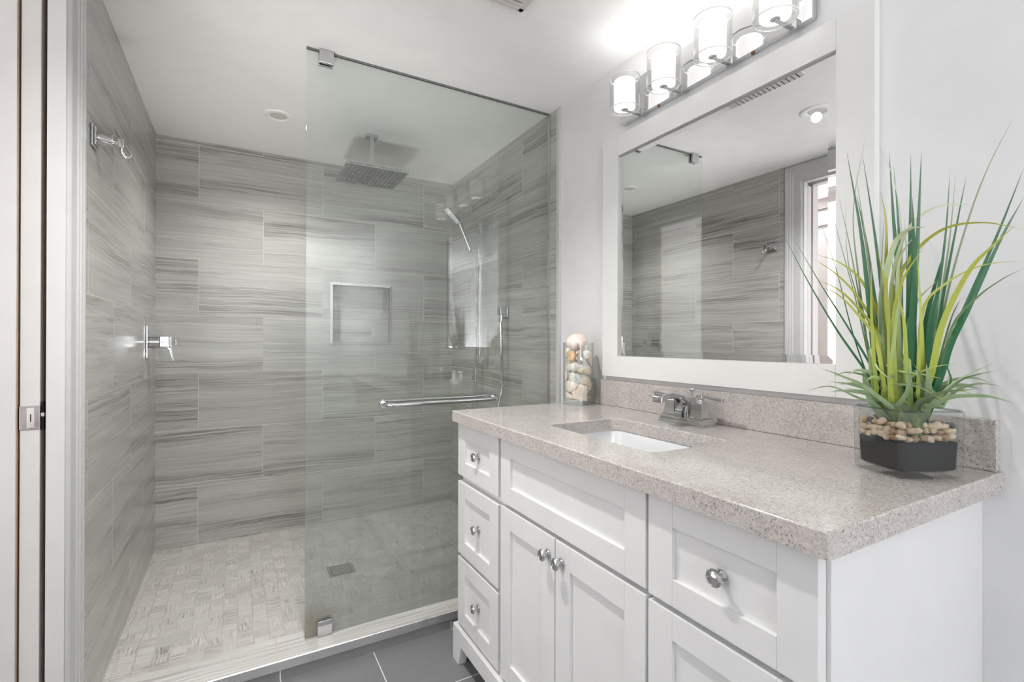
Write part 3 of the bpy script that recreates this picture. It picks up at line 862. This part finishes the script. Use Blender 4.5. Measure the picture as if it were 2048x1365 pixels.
fc = thing('sink_faucet', (1.205, 1.042, CT), 'chrome two-handle centerset faucet standing behind the basin', 'faucet')
FX, FY = 1.205, 1.042
MB().sqloft([(.0330, .0850, CT+.0002), (.0330, .0850, CT+.0045), (.0305, .0825, CT+.0055), (.0300, .0820, CT+.010), (.0275, .0795, CT+.013), (.0255, .0775, CT+.018), (.0250, .0770, CT+.022)], FX, FY, .0008).build('base', M['chrome'], fc)
def handle(yc, s):
    o = MB().sqloft([(.0238, .0238, CT+.0222), (.0238, .0238, CT+.0255), (.0222, .0222, CT+.0262), (.0205, .0205, CT+.034), (.0190, .0190, CT+.044), (.0181, .0181, CT+.056), (.0178, .0178, CT+.067), (.0165, .0165, CT+.069)], FX, yc, .0022).build('handle_body', M['chrome'], fc)
    MB().lathe([(0, .068), (.010, .068), (.010, .071), (.006, .073), (.0055, .078), (.008, .080), (.0085, .0815), (0, .0815)], Matrix.Translation((FX, yc, CT)), 20).build('stem', M['chrome'], o)
    b = MB().box(FX-.0085, FX+.0085, yc-.011, yc+.011, CT+.0815, CT+.092, .002)
    y2 = yc+s*.078
    ya, yb = sorted((yc+s*.009, y2))
    b.prism([(yc+s*.008, CT+.0845), (yc+s*.008, CT+.0905), (y2, CT+.0875), (y2, CT+.0755)], 0, FX-.0065, FX+.0065, .001)
    b.build('lever', M['chrome'], o)
handle(FY-.052, -1); handle(FY+.052, 1)
b = MB().sqloft([(.0225, .0225, CT+.0222), (.0215, .0215, CT+.030), (.0190, .0185, CT+.050), (.0180, .0175, CT+.076), (.0170, .0165, CT+.080)], FX+.004, FY, .0015)
# swan spout: rectangular section swept forwards
path = [(.016, .050, .017, .010), (-.004, .060, .017, .011), (-.028, .078, .0165, .0095), (-.052, .089, .016, .008), (-.078, .0925, .0165, .0085), (-.100, .0900, .0175, .0105), (-.118, .0835, .0185, .0120), (-.126, .0770, .0190, .0080)]
bs = bmesh.new(); R = []
for (dx, dz, hw, hh) in path:
    R.append([bs.verts.new((FX+dx, FY+sy*hw, CT+dz+sz*hh)) for sy, sz in ((-1, -1), (1, -1), (1, 1), (-1, 1))])
for A, B in zip(R, R[1:]):
    for k in range(4): bs.faces.new((A[k], A[(k+1) % 4], B[(k+1) % 4], B[k]))
bs.faces.new(R[0][::-1]); bs.faces.new(R[-1])
bmesh.ops.recalc_face_normals(bs, faces=bs.faces[:])
bmesh.ops.bevel(bs, geom=[e for e in bs.edges if e.calc_face_angle(0) > .9], offset=.003, segments=3, profile=.5, affect='EDGES')
b.merge(bs)
# flared foot in front of the spout column
bs = bmesh.new(); R = []
for (dx, dz, hw, th) in [(-.030, .0222, .0150, .010), (-.029, .034, .0140, .010), (-.024, .046, .0130, .010), (-.012, .056, .0125, .012)]:
    R.append([bs.verts.new((FX+dx+sx*th, FY+sy*hw, CT+dz)) for sy, sx in ((-1, -1), (1, -1), (1, 1), (-1, 1))])
for A, B in zip(R, R[1:]):
    for k in range(4): bs.faces.new((A[k], A[(k+1) % 4], B[(k+1) % 4], B[k]))
bs.faces.new(R[0][::-1]); bs.faces.new(R[-1])
b.merge(bs)
b.build('spout', M['chrome'], fc, smooth=40)
MB().cyl((FX+.024, FY, CT+.0222), (FX+.024, FY, CT+.098), .003, seg=12).lathe([(0, .096), (.004, .097), (.0065, .100), (.0085, .1035), (.008, .1065), (0, .108)], Matrix.Translation((FX+.024, FY, CT)), 20).build('lift_rod', M['chrome'], fc)

# ------------------------------------------------------------------ vase of seashells
VX, VY, VR = 1.196, 1.578, .0625
vs_ = MB().lathe([(0, CT+.0003), (VR-.003, CT+.0003), (VR, CT+.003), (VR, H-.002), (VR-.0035, H-.002), (VR-.0035, CT+.016), (VR-.007, CT+.012), (0, CT+.012)], Matrix.Translation((VX, VY, 0)), 56).build('glass_vase', M['vase'], loc=(VX, VY, CT))
tag(vs_, 'clear glass cylinder vase filled with seashells on the countertop', 'vase')

def scallop(ribs=11, dome=.42, depth=.05, spread=1.2):
    def f(u, v):
        a = (u-.5)*2*spread; r = v**.85
        rib = .5+.5*math.cos(a/spread*ribs*math.pi)
        rr = r*(1+.03*rib*r)
        w = 1-.12*abs(u-.5)*2
        zz = dome*math.sin(math.pi*min(1, .08+.86*r))*math.cos(a*.9)**1.0*.75+depth*rib*r
        return Vector((rr*math.sin(a)*w, rr*math.cos(a)-.5, zz))
    return f
def clam(dome=.45, wide=1.25):
    def f(u, v):
        a = (u-.5)*2*math.pi*.98; r = v
        x = wide*.5*r*math.sin(a); y = .5*r*math.cos(a)*(1.0 if math.cos(a) > 0 else .72)
        q = 1-r*r
        zz = dome*max(0, q)**.62*(1-.25*math.cos(a)*r)+.005*math.sin(r*38)
        return Vector((x, y, zz))
    return f
def shell_mesh(kind):
    b = MB()
    if kind == 'scallop': b.grid(scallop(), 44, 18)
    elif kind == 'fan': b.grid(scallop(17, .30, .035, .95), 68, 18)
    elif kind == 'clam': b.grid(clam(), 40, 20)
    elif kind == 'mussel': b.grid(clam(.30, .55), 32, 18)
    elif kind == 'whelk':
        pts = []; rad = []
        prof = []
        n = 40
        for k in range(n+1):
            t = k/n
            r = .42*(math.sin(math.pi*min(1, t*1.02))**.8)*(1-.55*t)*1.25+.004
            r *= 1+.10*math.cos(t*36)
            prof.append((r, t-.5))
        b.lathe(prof, seg=28)
        for k in range(9):
            a = k*.9; t = .22+k*.06
            r = .40*(1-.55*t)
            b.lathe([(0, .09), (.05, 0), (.06, -.05), (0, -.06)], Matrix.Translation((r*math.cos(a), r*math.sin(a), t-.5)) @ Matrix.Rotation(a, 4, 'Z') @ Matrix.Rotation(1.2, 4, 'Y'), 8)
    elif kind == 'snail':
        pts = []; rad = []
        for k in range(90):
            t = k/89; a = t*4.6*math.pi
            R_ = .40*(1-t)**1.1+.01
            pts.append((R_*math.cos(a)*.75, R_*math.sin(a)*.75, .42*t)); rad.append(.27*(1-t)**1.05+.006)
        b.tube(pts, rad, 16)
    elif kind == 'spire':
        pts = []; rad = []
        for k in range(120):
            t = k/119; a = t*9*math.pi
            R_ = .14*(1-t)+.004
            pts.append((R_*math.cos(a), R_*math.sin(a), t-.5)); rad.append(.13*(1-t)+.008)
        b.tube(pts, rad, 12)
    return b
SM = {
 'cream': shell_mat('cream_shell', (228, 214, 200), (238, 226, 214), (214, 190, 172)),
 'pink': shell_mat('pink_cream_shell', (236, 224, 214), (228, 208, 196), (238, 230, 224)),
 'orange': shell_mat('orange_shell', (206, 150, 92), (226, 184, 132), (238, 222, 204)),
 'grey': shell_mat('grey_shell', (150, 138, 132), (184, 172, 164), (116, 102, 98)),
 'white': shell_mat('white_shell', (238, 234, 230), (228, 220, 214), (206, 196, 190)),
 'tan': shell_mat('tan_shell', (214, 196, 174), (226, 210, 190), (190, 166, 142)),
 'green': shell_mat('grey_green_shell', (182, 188, 180), (206, 208, 200), (156, 160, 152)),
}
LAT = Vector((.801, -.599, 0)); TOW = Vector((-.599, -.801, 0)); UPV = Vector((0, 0, 1))
SHELLS = [  # kind, material, lateral, height, towards viewer, size, in-plane turn, tilt back, label
 ('clam', 'pink', -.007, .246, .006, (.072, .080, .080), .25, .15, 'large pale pink shell topping the pile in the glass vase'),
 ('mussel', 'white', -.046, .205, .016, (.05, .062, .045), -.45, .1, 'white-edged shell against the vase wall left of the orange shell'),
 ('clam', 'orange', -.029, .191, .034, (.034, .052, .045), .25, .2, 'orange-tinted shell at the upper left of the vase'),
 ('whelk', 'grey', .006, .190, .036, (.030, .030, .076), .12, 0, 'pointed grey whelk shell hanging tip down in mid vase'),
 ('snail', 'white', .030, .196, .022, (.04, .04, .035), .6, .3, 'small white speckled snail shell beside the pointed grey whelk'),
 ('mussel', 'pink', .045, .183, -.004, (.06, .095, .06), .35, .1, 'long pinkish shell along the right side of the vase'),
 ('scallop', 'white', -.014, .153, .030, (.082, .05, .06), 3.05, -.75, 'open white dish-like shell lying across the middle of the vase'),
 ('clam', 'tan', .022, .134, .026, (.060, .046, .055), -.2, .35, 'rounded tan shell below the open white dish-like shell'),
 ('snail', 'green', -.010, .104, .026, (.062, .054, .055), 1.9, .25, 'grey-green moon snail shell in the lower half of the vase'),
 ('scallop', 'tan', .036, .092, .030, (.042, .050, .05), -.35, -.5, 'curled tan shell right of the grey-green snail shell'),
 ('clam', 'cream', -.028, .070, .030, (.062, .058, .06), .2, .3, 'bulbous cream grey shell at the lower left of the vase'),
 ('fan', 'pink', .014, .044, .044, (.050, .080, .045), .75, .15, 'ribbed pale fan shell slanting at the bottom front of the vase'),
 ('mussel', 'cream', -.050, .112, .004, (.04, .060, .04), .1, .0, 'slim cream shell at the left wall of the vase'),
 ('clam', 'cream', -.036, .032, .026, (.044, .030, .04), -.3, .1, 'small cream shell fragment on the vase bottom at left'),
 ('mussel', 'grey', .036, .030, .022, (.035, .044, .03), 1.1, .2, 'small grey shell on the vase bottom at right'),
 ('spire', 'tan', .018, .222, .022, (.026, .026, .06), 1.0, .2, 'small tan spire shell just under the topmost shell'),
 ('clam', 'white', .030, .060, -.020, (.06, .06, .05), 1.0, .2, 'white shell at the back of the vase behind the fan shell'),
 ('clam', 'tan', -.015, .150, -.026, (.065, .065, .05), 2.0, .2, 'tan shell at the back of the vase behind the white dish shell'),
 ('clam', 'cream', .002, .215, -.020, (.065, .055, .05), .4, .2, 'cream shell at the back of the vase under the topmost shell'),
 ('snail', 'tan', -.012, .050, -.018, (.06, .06, .05), .4, .2, 'tan snail shell at the back near the vase bottom'),
]
for kind, mk, lat, hh, tow, sz, rot, tilt, lab in SHELLS:
    base = Vector((VX, VY, CT))+LAT*lat+TOW*tow+UPV*hh
    if kind in ('whelk', 'spire'):
        X, Y, Z = LAT, TOW, UPV*(1 if kind == 'spire' else 1)
        m = Matrix((X, Y, Z)).transposed() @ Matrix.Rotation(rot, 3, 'Y') @ Matrix.Rotation(tilt, 3, 'X')
    else:
        X, Y, Z = LAT, UPV, TOW
        m = Matrix((X, Y, Z)).transposed() @ Matrix.Rotation(tilt-.0, 3, 'X').inverted() @ Matrix.Rotation(rot, 3, 'Z')
    m = m @ Matrix.Diagonal(sz)
    b = shell_mesh(kind)
    b.bm.transform(Matrix.Translation(base) @ m.to_4x4())
    for v in b.bm.verts:
        rx, ry = v.co.x-VX, v.co.y-VY; rl = math.hypot(rx, ry)
        if rl > .0535:
            q = (.0535+.003*(1-math.exp(-(rl-.0535)/.01)))/rl
            v.co.x, v.co.y = VX+rx*q, VY+ry*q
        v.co.z = max(v.co.z, CT+.0135)
    o = b.build('seashell', SM[mk], loc=base, smooth=60)
    if kind in ('clam', 'mussel', 'scallop', 'fan'):
        md = o.modifiers.new('thickness', 'SOLIDIFY'); md.thickness = .0016; md.offset = -1
    tag(o, lab, 'seashell', 'seashells in the glass vase')

# ------------------------------------------------------------------ planter, pebbles, plant
A_ = Vector((.42, .9075, 0)); B_ = Vector((.9075, -.42, 0))
PC = Vector((1.046, .422, 0))+A_*.055+B_*.064
PM = Matrix((B_, A_, Vector((0, 0, 1)))).transposed().to_4x4(); PM.translation = (PC.x, PC.y, CT)
HX, HY, PH = .064, .055, .124
def rr3(hx, hy, r): return rrect(-hx, hx, -hy, hy, r, 4)
def ringsolid(rings):
    bmx = bmesh.new(); R = [[bmx.verts.new((x, y, zz)) for x, y in pts] for pts, zz in rings]
    for A, B in zip(R, R[1:]):
        for k in range(len(A)): bmx.faces.new((A[k], A[(k+1) % len(A)], B[(k+1) % len(A)], B[k]))
    bmx.faces.new(R[0][::-1]); bmx.faces.new(R[-1]); bmx.transform(PM); return bmx
w_ = .005
b = MB(); b.merge(ringsolid([(rr3(HX-.006, HY-.006, .004), .0004), (rr3(HX-.002, HY-.002, .005), .003), (rr3(HX, HY, .006), .008), (rr3(HX+.001, HY+.001, .006), PH-.001), (rr3(HX, HY, .005), PH), (rr3(HX-w_+.001, HY-w_+.001, .004), PH), (rr3(HX-w_, HY-w_, .004), PH-.001), (rr3(HX-w_-.001, HY-w_-.001, .004), .016), (rr3(HX-w_-.006, HY-w_-.006, .006), .011)]))
pl = b.build('glass_planter', M['planter'], loc=(PC.x, PC.y, CT), smooth=40)
rimp = [PM @ Vector((x, y, PH)) for x, y in rr3(HX-.0022, HY-.0022, .005)]
MB().tube(rimp, .0021, 8, closed=True).build('rim', M['prim'], pl)
tag(pl, 'square clear glass planter holding pebbles and artificial grass on the counter end', 'planter')
FT_ = .066
b = MB(); b.merge(ringsolid([(rr3(HX-w_-.007, HY-w_-.007, .006), .0115), (rr3(HX-w_-.0018, HY-w_-.0018, .008), .017), (rr3(HX-w_-.0014, HY-w_-.0014, .004), FT_)]))
tag(b.build('floral_foam', M['foam'], loc=(PC.x, PC.y, CT+.0115)), 'black foam block filling the lower half of the glass planter', 'foam block')
peb = []
for k in range(5):
    b = MB(); bb = bmesh.new(); bmesh.ops.create_icosphere(bb, subdivisions=3, radius=1)
    for v in bb.verts:
        n = noise.noise(v.co*1.1+Vector((k*7, 3, 1)))
        v.co = v.co*(1+.28*n)
    b.merge(bb)
    b.bm.transform(Matrix.Diagonal((.0088, .0072, .0062, 1)))
    peb.append(b)
pc = [plain('tan_pebble', S(206, 178, 146), .35, coat=.3), plain('pinkish_pebble', S(216, 188, 166), .35, coat=.3), plain('brown_pebble', S(168, 134, 104), .35, coat=.3), plain('charcoal_pebble', S(84, 82, 80), .35, coat=.3), plain('cream_pebble', S(224, 204, 176), .35, coat=.3)]
PLAB = ['tan pebble among those in the glass planter', 'pinkish pebble among those in the glass planter', 'brown pebble among those in the glass planter', 'charcoal pebble among the tan ones in the glass planter', 'cream pebble among those in the glass planter']
meshes = {}
src = []
for k, bq in enumerate(peb): src.append(bq.build('pebble', pc[k], smooth=60))
prng = random.Random(5)
first = [True]*5
def pebble(px, py, pz, s=1.0):
    k = prng.choices(range(5), (5, 4, 3, 1.6, 4))[0]
    if first[k]: o = src[k]; first[k] = False
    else: o = src[k].copy(); COL.objects.link(o)
    p = PM @ Vector((px, py, pz))
    o.location = p; o.scale = (s, s, s)
    o.rotation_euler = (prng.uniform(-.5, .5), prng.uniform(-.5, .5), prng.uniform(0, 6.28))
    tag(o, PLAB[k], 'pebble', ['tan', 'pinkish', 'brown', 'charcoal', 'cream'][k]+' pebbles in the glass planter')
ix, iy = HX-w_-.0095, HY-w_-.0095
for lay in range(3):
    zz = FT_+.0068+lay*.0120
    n1, n2 = 7, 6
    for i in range(n1+1):
        for j in range(n2+1):
            edge = i in (0, n1) or j in (0, n2)
            edge2 = i in (1, n1-1) or j in (1, n2-1)
            if edge or (lay == 2 and edge2):
                if prng.random() < (.16 if lay == 2 else .03): continue
                off = (lay % 2)*.5
                x = -ix+2*ix*min(n1, max(0, i+off*(0 if i in (0, n1) else 1)*.8))/n1
                y = -iy+2*iy*j/n2
                pebble(x+prng.uniform(-.0012, .0012)*(0 if i in (0, n1) else 1), y+prng.uniform(-.0012, .0012)*(0 if j in (0, n2) else 1), zz+prng.uniform(-.002, .004), prng.uniform(.82, 1.18))

# blades: colour, width in mm, path
LEAVES = [
 ('d', 5, [[1.0882,0.4831,1.0797],[1.0854,0.5505,1.1883],[1.0826,0.6095,1.2988],[1.0798,0.6694,1.4251]]),
 ('d', 5, [[1.0913,0.4825,1.0975],[1.096,0.534,1.1928],[1.1007,0.5906,1.2881],[1.1054,0.6663,1.4249]]),
 ('d', 13, [[1.1061,0.4851,1.0789],[1.0883,0.4872,1.1915],[1.0705,0.4972,1.3708],[1.0526,0.5154,1.5417]]),
 ('d', 10, [[1.13,0.4797,1.0783],[1.1496,0.4942,1.2392],[1.1693,0.5173,1.3853],[1.1889,0.5502,1.5728]]),
 ('d', 11, [[1.0953,0.45,1.082],[1.1184,0.4559,1.2797],[1.1414,0.4732,1.4195],[1.1644,0.49,1.5549]]),
 ('d', 8, [[1.0986,0.444,1.0823],[1.1084,0.4463,1.278],[1.1181,0.456,1.4124],[1.1279,0.4669,1.5106]]),
 ('d', 14, [[1.0884,0.4256,1.0841],[1.0821,0.4164,1.2313],[1.0759,0.4079,1.3545],[1.0696,0.4,1.5056]]),
 ('d', 9, [[1.1376,0.4486,1.0804],[1.1172,0.4371,1.2776],[1.0968,0.4271,1.403],[1.0763,0.4185,1.507]]),
 ('d', 8, [[1.1304,0.4136,1.0834],[1.1451,0.407,1.2118],[1.1599,0.3969,1.3616],[1.1746,0.3953,1.4835]]),
 ('g', 6, [[1.0936,0.3968,1.0861],[1.1191,0.3927,1.2104],[1.1446,0.3851,1.3577],[1.1701,0.3854,1.4776]]),
 ('d', 6, [[1.1196,0.4028,1.0846],[1.1103,0.3847,1.2304],[1.1009,0.361,1.3684],[1.0916,0.3452,1.4481]]),
 ('d', 14, [[1.1333,0.4026,1.0714],[1.1397,0.3833,1.1563],[1.1462,0.3598,1.222],[1.1526,0.3197,1.3383],[1.1591,0.2919,1.4072]]),
 ('d', 9, [[1.0872,0.3814,1.0875],[1.1191,0.3637,1.1969],[1.1509,0.3221,1.3504],[1.1828,0.2979,1.4633]]),
 ('g', 4, [[1.1223,0.4038,1.0844],[1.1265,0.3821,1.2516],[1.1306,0.352,1.3902],[1.1348,0.3263,1.4754],[1.1389,0.2978,1.5436]]),
 ('g', 4, [[1.0927,0.4871,1.0793],[1.1028,0.5162,1.2852],[1.1129,0.5318,1.4386],[1.123,0.5114,1.5984]]),
 ('p', 3, [[1.0874,0.4468,1.0826],[1.0975,0.4402,1.3198],[1.1076,0.4555,1.4638],[1.1178,0.4908,1.5666]]),
 ('g', 6, [[1.1339,0.4893,1.0775],[1.1627,0.5271,1.3383],[1.1915,0.5649,1.5404]]),
 ('g', 5, [[1.1,0.4883,1.0789],[1.1099,0.5112,1.2017],[1.1198,0.5414,1.3606],[1.1296,0.5734,1.5001]]),
 ('d', 3, [[1.1163,0.5017,1.0772],[1.14,0.5466,1.1842],[1.1637,0.5904,1.3224],[1.1874,0.6477,1.4764]]),
 ('g', 3, [[1.1329,0.5009,1.0766],[1.1496,0.5425,1.2424],[1.1664,0.5824,1.3771],[1.1832,0.6226,1.5119]]),
 ('y', 8, [[1.0948,0.4629,1.081],[1.0944,0.4723,1.1912],[1.0939,0.5039,1.2787],[1.0934,0.5459,1.3256],[1.0929,0.596,1.3524]]),
 ('y', 7, [[1.0959,0.469,1.0805],[1.0922,0.4791,1.1824],[1.0886,0.5179,1.2614],[1.085,0.5549,1.3072],[1.0813,0.5944,1.3412]]),
 ('y', 7, [[1.0883,0.4677,1.0809],[1.0829,0.477,1.1778],[1.0775,0.5125,1.2375],[1.0721,0.5439,1.2721],[1.0666,0.577,1.2918]]),
 ('y', 7, [[1.0726,0.4591,1.0822],[1.0679,0.4723,1.1689],[1.0633,0.5017,1.2183],[1.0586,0.5328,1.2565],[1.054,0.5656,1.277]]),
 ('l', 14, [[1.0924,0.4638,1.0811],[1.0823,0.4672,1.2347],[1.0722,0.4444,1.3396],[1.0621,0.4156,1.3668],[1.0519,0.3867,1.3638]]),
 ('l', 7, [[1.0979,0.4548,1.0815],[1.0947,0.4574,1.2565],[1.0915,0.4342,1.3612],[1.0883,0.3985,1.3994],[1.0851,0.3589,1.4016],[1.0819,0.3252,1.3891]]),
 ('y', 8, [[1.0906,0.4462,1.0825],[1.092,0.4488,1.2556],[1.0934,0.4208,1.325],[1.0948,0.3779,1.3631],[1.0963,0.3266,1.3645],[1.0977,0.2764,1.343]]),
 ('y', 12, [[1.0817,0.4444,1.0701],[1.0646,0.4411,1.1899],[1.0475,0.4201,1.2713],[1.0303,0.3804,1.3287]]),
 ('l', 10, [[1.0822,0.4232,1.0846],[1.0877,0.4272,1.1772],[1.0933,0.4155,1.2359],[1.0988,0.3857,1.275]]),
 ('y', 10, [[1.0866,0.391,1.1073],[1.0842,0.3741,1.1965],[1.0818,0.3396,1.2804],[1.0794,0.3103,1.3177],[1.077,0.2828,1.3455]]),
 ('y', 6, [[1.0852,0.4105,1.0854],[1.0868,0.4045,1.2183],[1.0884,0.3724,1.2648],[1.09,0.3247,1.2906],[1.0915,0.2748,1.2919]]),
 ('g', 5, [[1.1155,0.3914,1.0856],[1.11,0.3701,1.1888],[1.1044,0.3348,1.2385],[1.0989,0.302,1.2657],[1.0933,0.2753,1.2798]]),
 ('y', 8, [[1.0761,0.4739,1.0809],[1.0592,0.4742,1.2124],[1.0422,0.4667,1.319]]),
 ('g', 6, [[1.0957,0.4747,1.0801],[1.0738,0.4654,1.2561],[1.0519,0.4498,1.4108]]),
 ('y', 10, [[1.0931,0.4454,1.0824],[1.0821,0.4595,1.2342],[1.0711,0.455,1.3801],[1.0601,0.4597,1.4487]]),
 ('l', 9, [[1.0899,0.4369,1.0704],[1.0854,0.4424,1.2332],[1.0809,0.4371,1.3179],[1.0764,0.4075,1.3627]]),
 ('y', 12, [[1.0975,0.4084,1.0851],[1.0831,0.4048,1.1893],[1.0687,0.4062,1.3328]]),
 ('d', 16, [[1.1238,0.4323,1.0605],[1.0988,0.4245,1.2113],[1.0738,0.4133,1.3345],[1.0488,0.4054,1.4201]]),
 ('d', 13, [[1.1393,0.4797,1.0551],[1.1546,0.5107,1.2405],[1.17,0.5347,1.379],[1.1853,0.5596,1.4852]]),
 ('y', 11, [[1.0724,0.4479,1.0616],[1.0682,0.4518,1.2331],[1.0639,0.4669,1.3426]]),
 ('y', 10, [[1.0873,0.4287,1.0627],[1.0678,0.4246,1.1895],[1.0483,0.4274,1.2514]]),
 ('l', 10, [[1.0835,0.4562,1.0603],[1.0589,0.4352,1.1896],[1.0344,0.4182,1.2499]]),
 ('g', 5, [[1.1386,0.4062,1.0836],[1.1231,0.3777,1.1975],[1.1077,0.3569,1.2404]]),
 ('d', 10, [[1.1311,0.4208,1.0699],[1.1345,0.4187,1.1905],[1.1379,0.3994,1.2918],[1.1413,0.3955,1.317]]),
 ('d', 9, [[1.0935,0.4001,1.0652],[1.092,0.3963,1.1892],[1.0905,0.3811,1.2699],[1.0889,0.3695,1.3887]]),
 ('d', 10, [[1.0902,0.4299,1.0625],[1.1016,0.4528,1.2127],[1.1131,0.4632,1.3246]]),
 ('g', 3, [[1.1397,0.4998,1.0764],[1.1275,0.5278,1.2406],[1.1153,0.5436,1.3366],[1.1031,0.5422,1.4587]]),
 ('d', 3, [[1.0826,0.4304,1.084],[1.0888,0.4295,1.275],[1.095,0.4357,1.4047]]),
 ('g', 4, [[1.0922,0.3672,1.0884],[1.0707,0.3631,1.1171],[1.0492,0.3528,1.1335]]),
 ('s', 5, [[1.0818,0.4744,1.0365],[1.0978,0.5178,1.049],[1.1139,0.5786,1.0656],[1.13,0.6409,1.0478]]),
 ('s', 9, [[1.0658,0.4451,1.041],[1.0539,0.4852,1.0766],[1.0419,0.52,1.0946],[1.03,0.5525,1.1091]]),
 ('s', 10, [[1.0854,0.4387,1.0362],[1.1003,0.4825,1.0614],[1.1151,0.5345,1.0724],[1.13,0.587,1.0751]]),
 ('s', 8, [[1.0636,0.3826,1.0484],[1.0552,0.3548,1.0677],[1.0468,0.3172,1.0745],[1.0384,0.2931,1.0741],[1.03,0.2691,1.068]]),
 ('s', 6, [[1.0701,0.3754,1.0528],[1.0567,0.3433,1.0821],[1.0434,0.3134,1.0945],[1.03,0.2855,1.0936]]),
 ('s', 6, [[1.069,0.3846,1.0519],[1.0893,0.3663,1.0846],[1.1097,0.3422,1.1093],[1.13,0.3204,1.1255]]),
 ('s', 5, [[1.0894,0.3822,1.059],[1.0696,0.3475,1.0947],[1.0498,0.3182,1.1087],[1.03,0.2868,1.1175]]),
 ('s', 7, [[1.1199,0.4601,1.0358],[1.0974,0.4813,1.0639],[1.0749,0.4489,1.0807],[1.0525,0.3982,1.0816],[1.03,0.3553,1.0632]]),
 ('l', 6, [[1.0982,0.4662,1.0585],[1.086,0.4247,1.0948],[1.0738,0.3864,1.1159],[1.0617,0.3479,1.1258]]),
 ('s', 16, [[1.0846,0.4756,1.0318],[1.0997,0.4962,1.0601],[1.1149,0.5112,1.0905],[1.13,0.5203,1.1176]]),
 ('s', 14, [[1.0887,0.4292,1.0371],[1.1024,0.4276,1.0578],[1.1162,0.4118,1.0692],[1.13,0.3898,1.0727]]),
 ('s', 14, [[1.0846,0.3968,1.0454],[1.0573,0.3853,1.0884],[1.03,0.3785,1.1252]]),
 ('s', 10, [[1.0853,0.414,1.0392],[1.0668,0.3871,1.0638],[1.0484,0.3555,1.0776],[1.03,0.3121,1.086]]),
 ('s', 12, [[1.1134,0.4726,1.0303],[1.0856,0.4722,1.0454],[1.0578,0.4792,1.0637],[1.03,0.5058,1.0715]]),
 ('l', 6, [[1.0999,0.4824,1.1242],[1.0838,0.4453,1.1086],[1.0677,0.3973,1.1034],[1.0516,0.3627,1.0982]]),
 ('l', 7, [[1.0853,0.4878,1.1467],[1.0677,0.4683,1.1122],[1.0501,0.4314,1.0852]]),
 ('s', 9, [[1.0725,0.4406,1.0368],[1.0583,0.4173,1.0694],[1.0442,0.4084,1.1034],[1.03,0.4164,1.1359]]),
 ('s', 9, [[1.1122,0.4349,1.0349],[1.0848,0.4036,1.0653],[1.0574,0.3934,1.0918],[1.03,0.3962,1.1245]]),
 ('l', 7, [[1.0731,0.3701,1.0572],[1.0701,0.3981,1.0829],[1.0671,0.4208,1.0853],[1.0641,0.4518,1.078]]),
 ('s', 6, [[1.0939,0.3773,1.0471],[1.112,0.3771,1.0828],[1.13,0.38,1.1191]]),
]
pt = thing('artificial_grass_plant', (PC.x, PC.y, CT+FT_), 'tall artificial grass with green and yellow blades growing from the glass planter', 'plant')
lr = random.Random(3)
def blade(k, wmm, pts):
    base = Vector((PC.x+lr.uniform(-.03, .03), PC.y+lr.uniform(-.03, .03), CT+FT_+.002))
    pts = [Vector(p) for p in pts]
    p0 = base.lerp(Vector((pts[0].x, pts[0].y, base.z)), .25)
    q = Vector((PC.x+max(-.036, min(.036, pts[0].x-PC.x)), PC.y+max(-.036, min(.036, pts[0].y-PC.y)), CT+PH+.004)) 
    q = q.lerp(pts[0], .25); q.z = min(max(q.z, CT+PH+.002), pts[0].z-.004) if pts[0].z > CT+PH+.01 else pts[0].z
    path = [p0, q]+pts if (pts[0]-q).length > .012 else [p0]+pts
    path = catmull(path, 7)
    n = len(path)
    tw = lr.uniform(-.7, .7)
    b = MB(); bmx = bmesh.new(); rows = []
    w0 = wmm/1000
    for i, p in enumerate(path):
        t = i/(n-1)
        tan = (path[min(i+1, n-1)]-path[max(i-1, 0)]).normalized()
        view = Vector((PC.x, PC.y, 0)).normalized()
        side = tan.cross(view)
        if side.length < .05: side = tan.cross(Vector((0, 0, 1)))
        side.normalize()
        side = (Matrix.Rotation(tw*(.3+.7*t), 3, tan) @ side).normalized()
        nrm = side.cross(tan).normalized()
        prof = (.55+.45*min(1, t/.3))*(1-max(0, (t-.35)/.65)**1.5)+.02
        hw = w0*.5*prof
        rows.append([bmx.verts.new(p-side*hw), bmx.verts.new(p+nrm*hw*.22), bmx.verts.new(p+side*hw), bmx.verts.new(p-nrm*(hw*.10+.00025))])
    for A, B in zip(rows, rows[1:]):
        for a in range(4): bmx.faces.new((A[a], A[(a+1) % 4], B[(a+1) % 4], B[a]))
    bmx.faces.new(rows[0][::-1]); bmx.faces.new(rows[-1])
    b.merge(bmx)
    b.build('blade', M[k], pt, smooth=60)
for k, wmm, pts in LEAVES: blade(k, wmm, pts)
for i in range(20):
    a = i*2.399+.4
    L_ = lr.uniform(.055, .105); hgt = lr.uniform(.02, .075)
    d = Vector((math.cos(a), math.sin(a), 0))
    if PC.x+d.x*(L_+.02) > 1.255: L_ = max(.02, (1.255-PC.x)/max(d.x, .2)-.02)
    b0 = PC+d*.022; b0.z = CT+PH+.004
    blade(lr.choice('ssl'), lr.choice((6, 8, 10)), [b0, b0+d*L_*.35+Vector((0, 0, hgt*.8)), b0+d*L_*.75+Vector((0, 0, hgt)), b0+d*L_+Vector((0, 0, hgt*.85))])
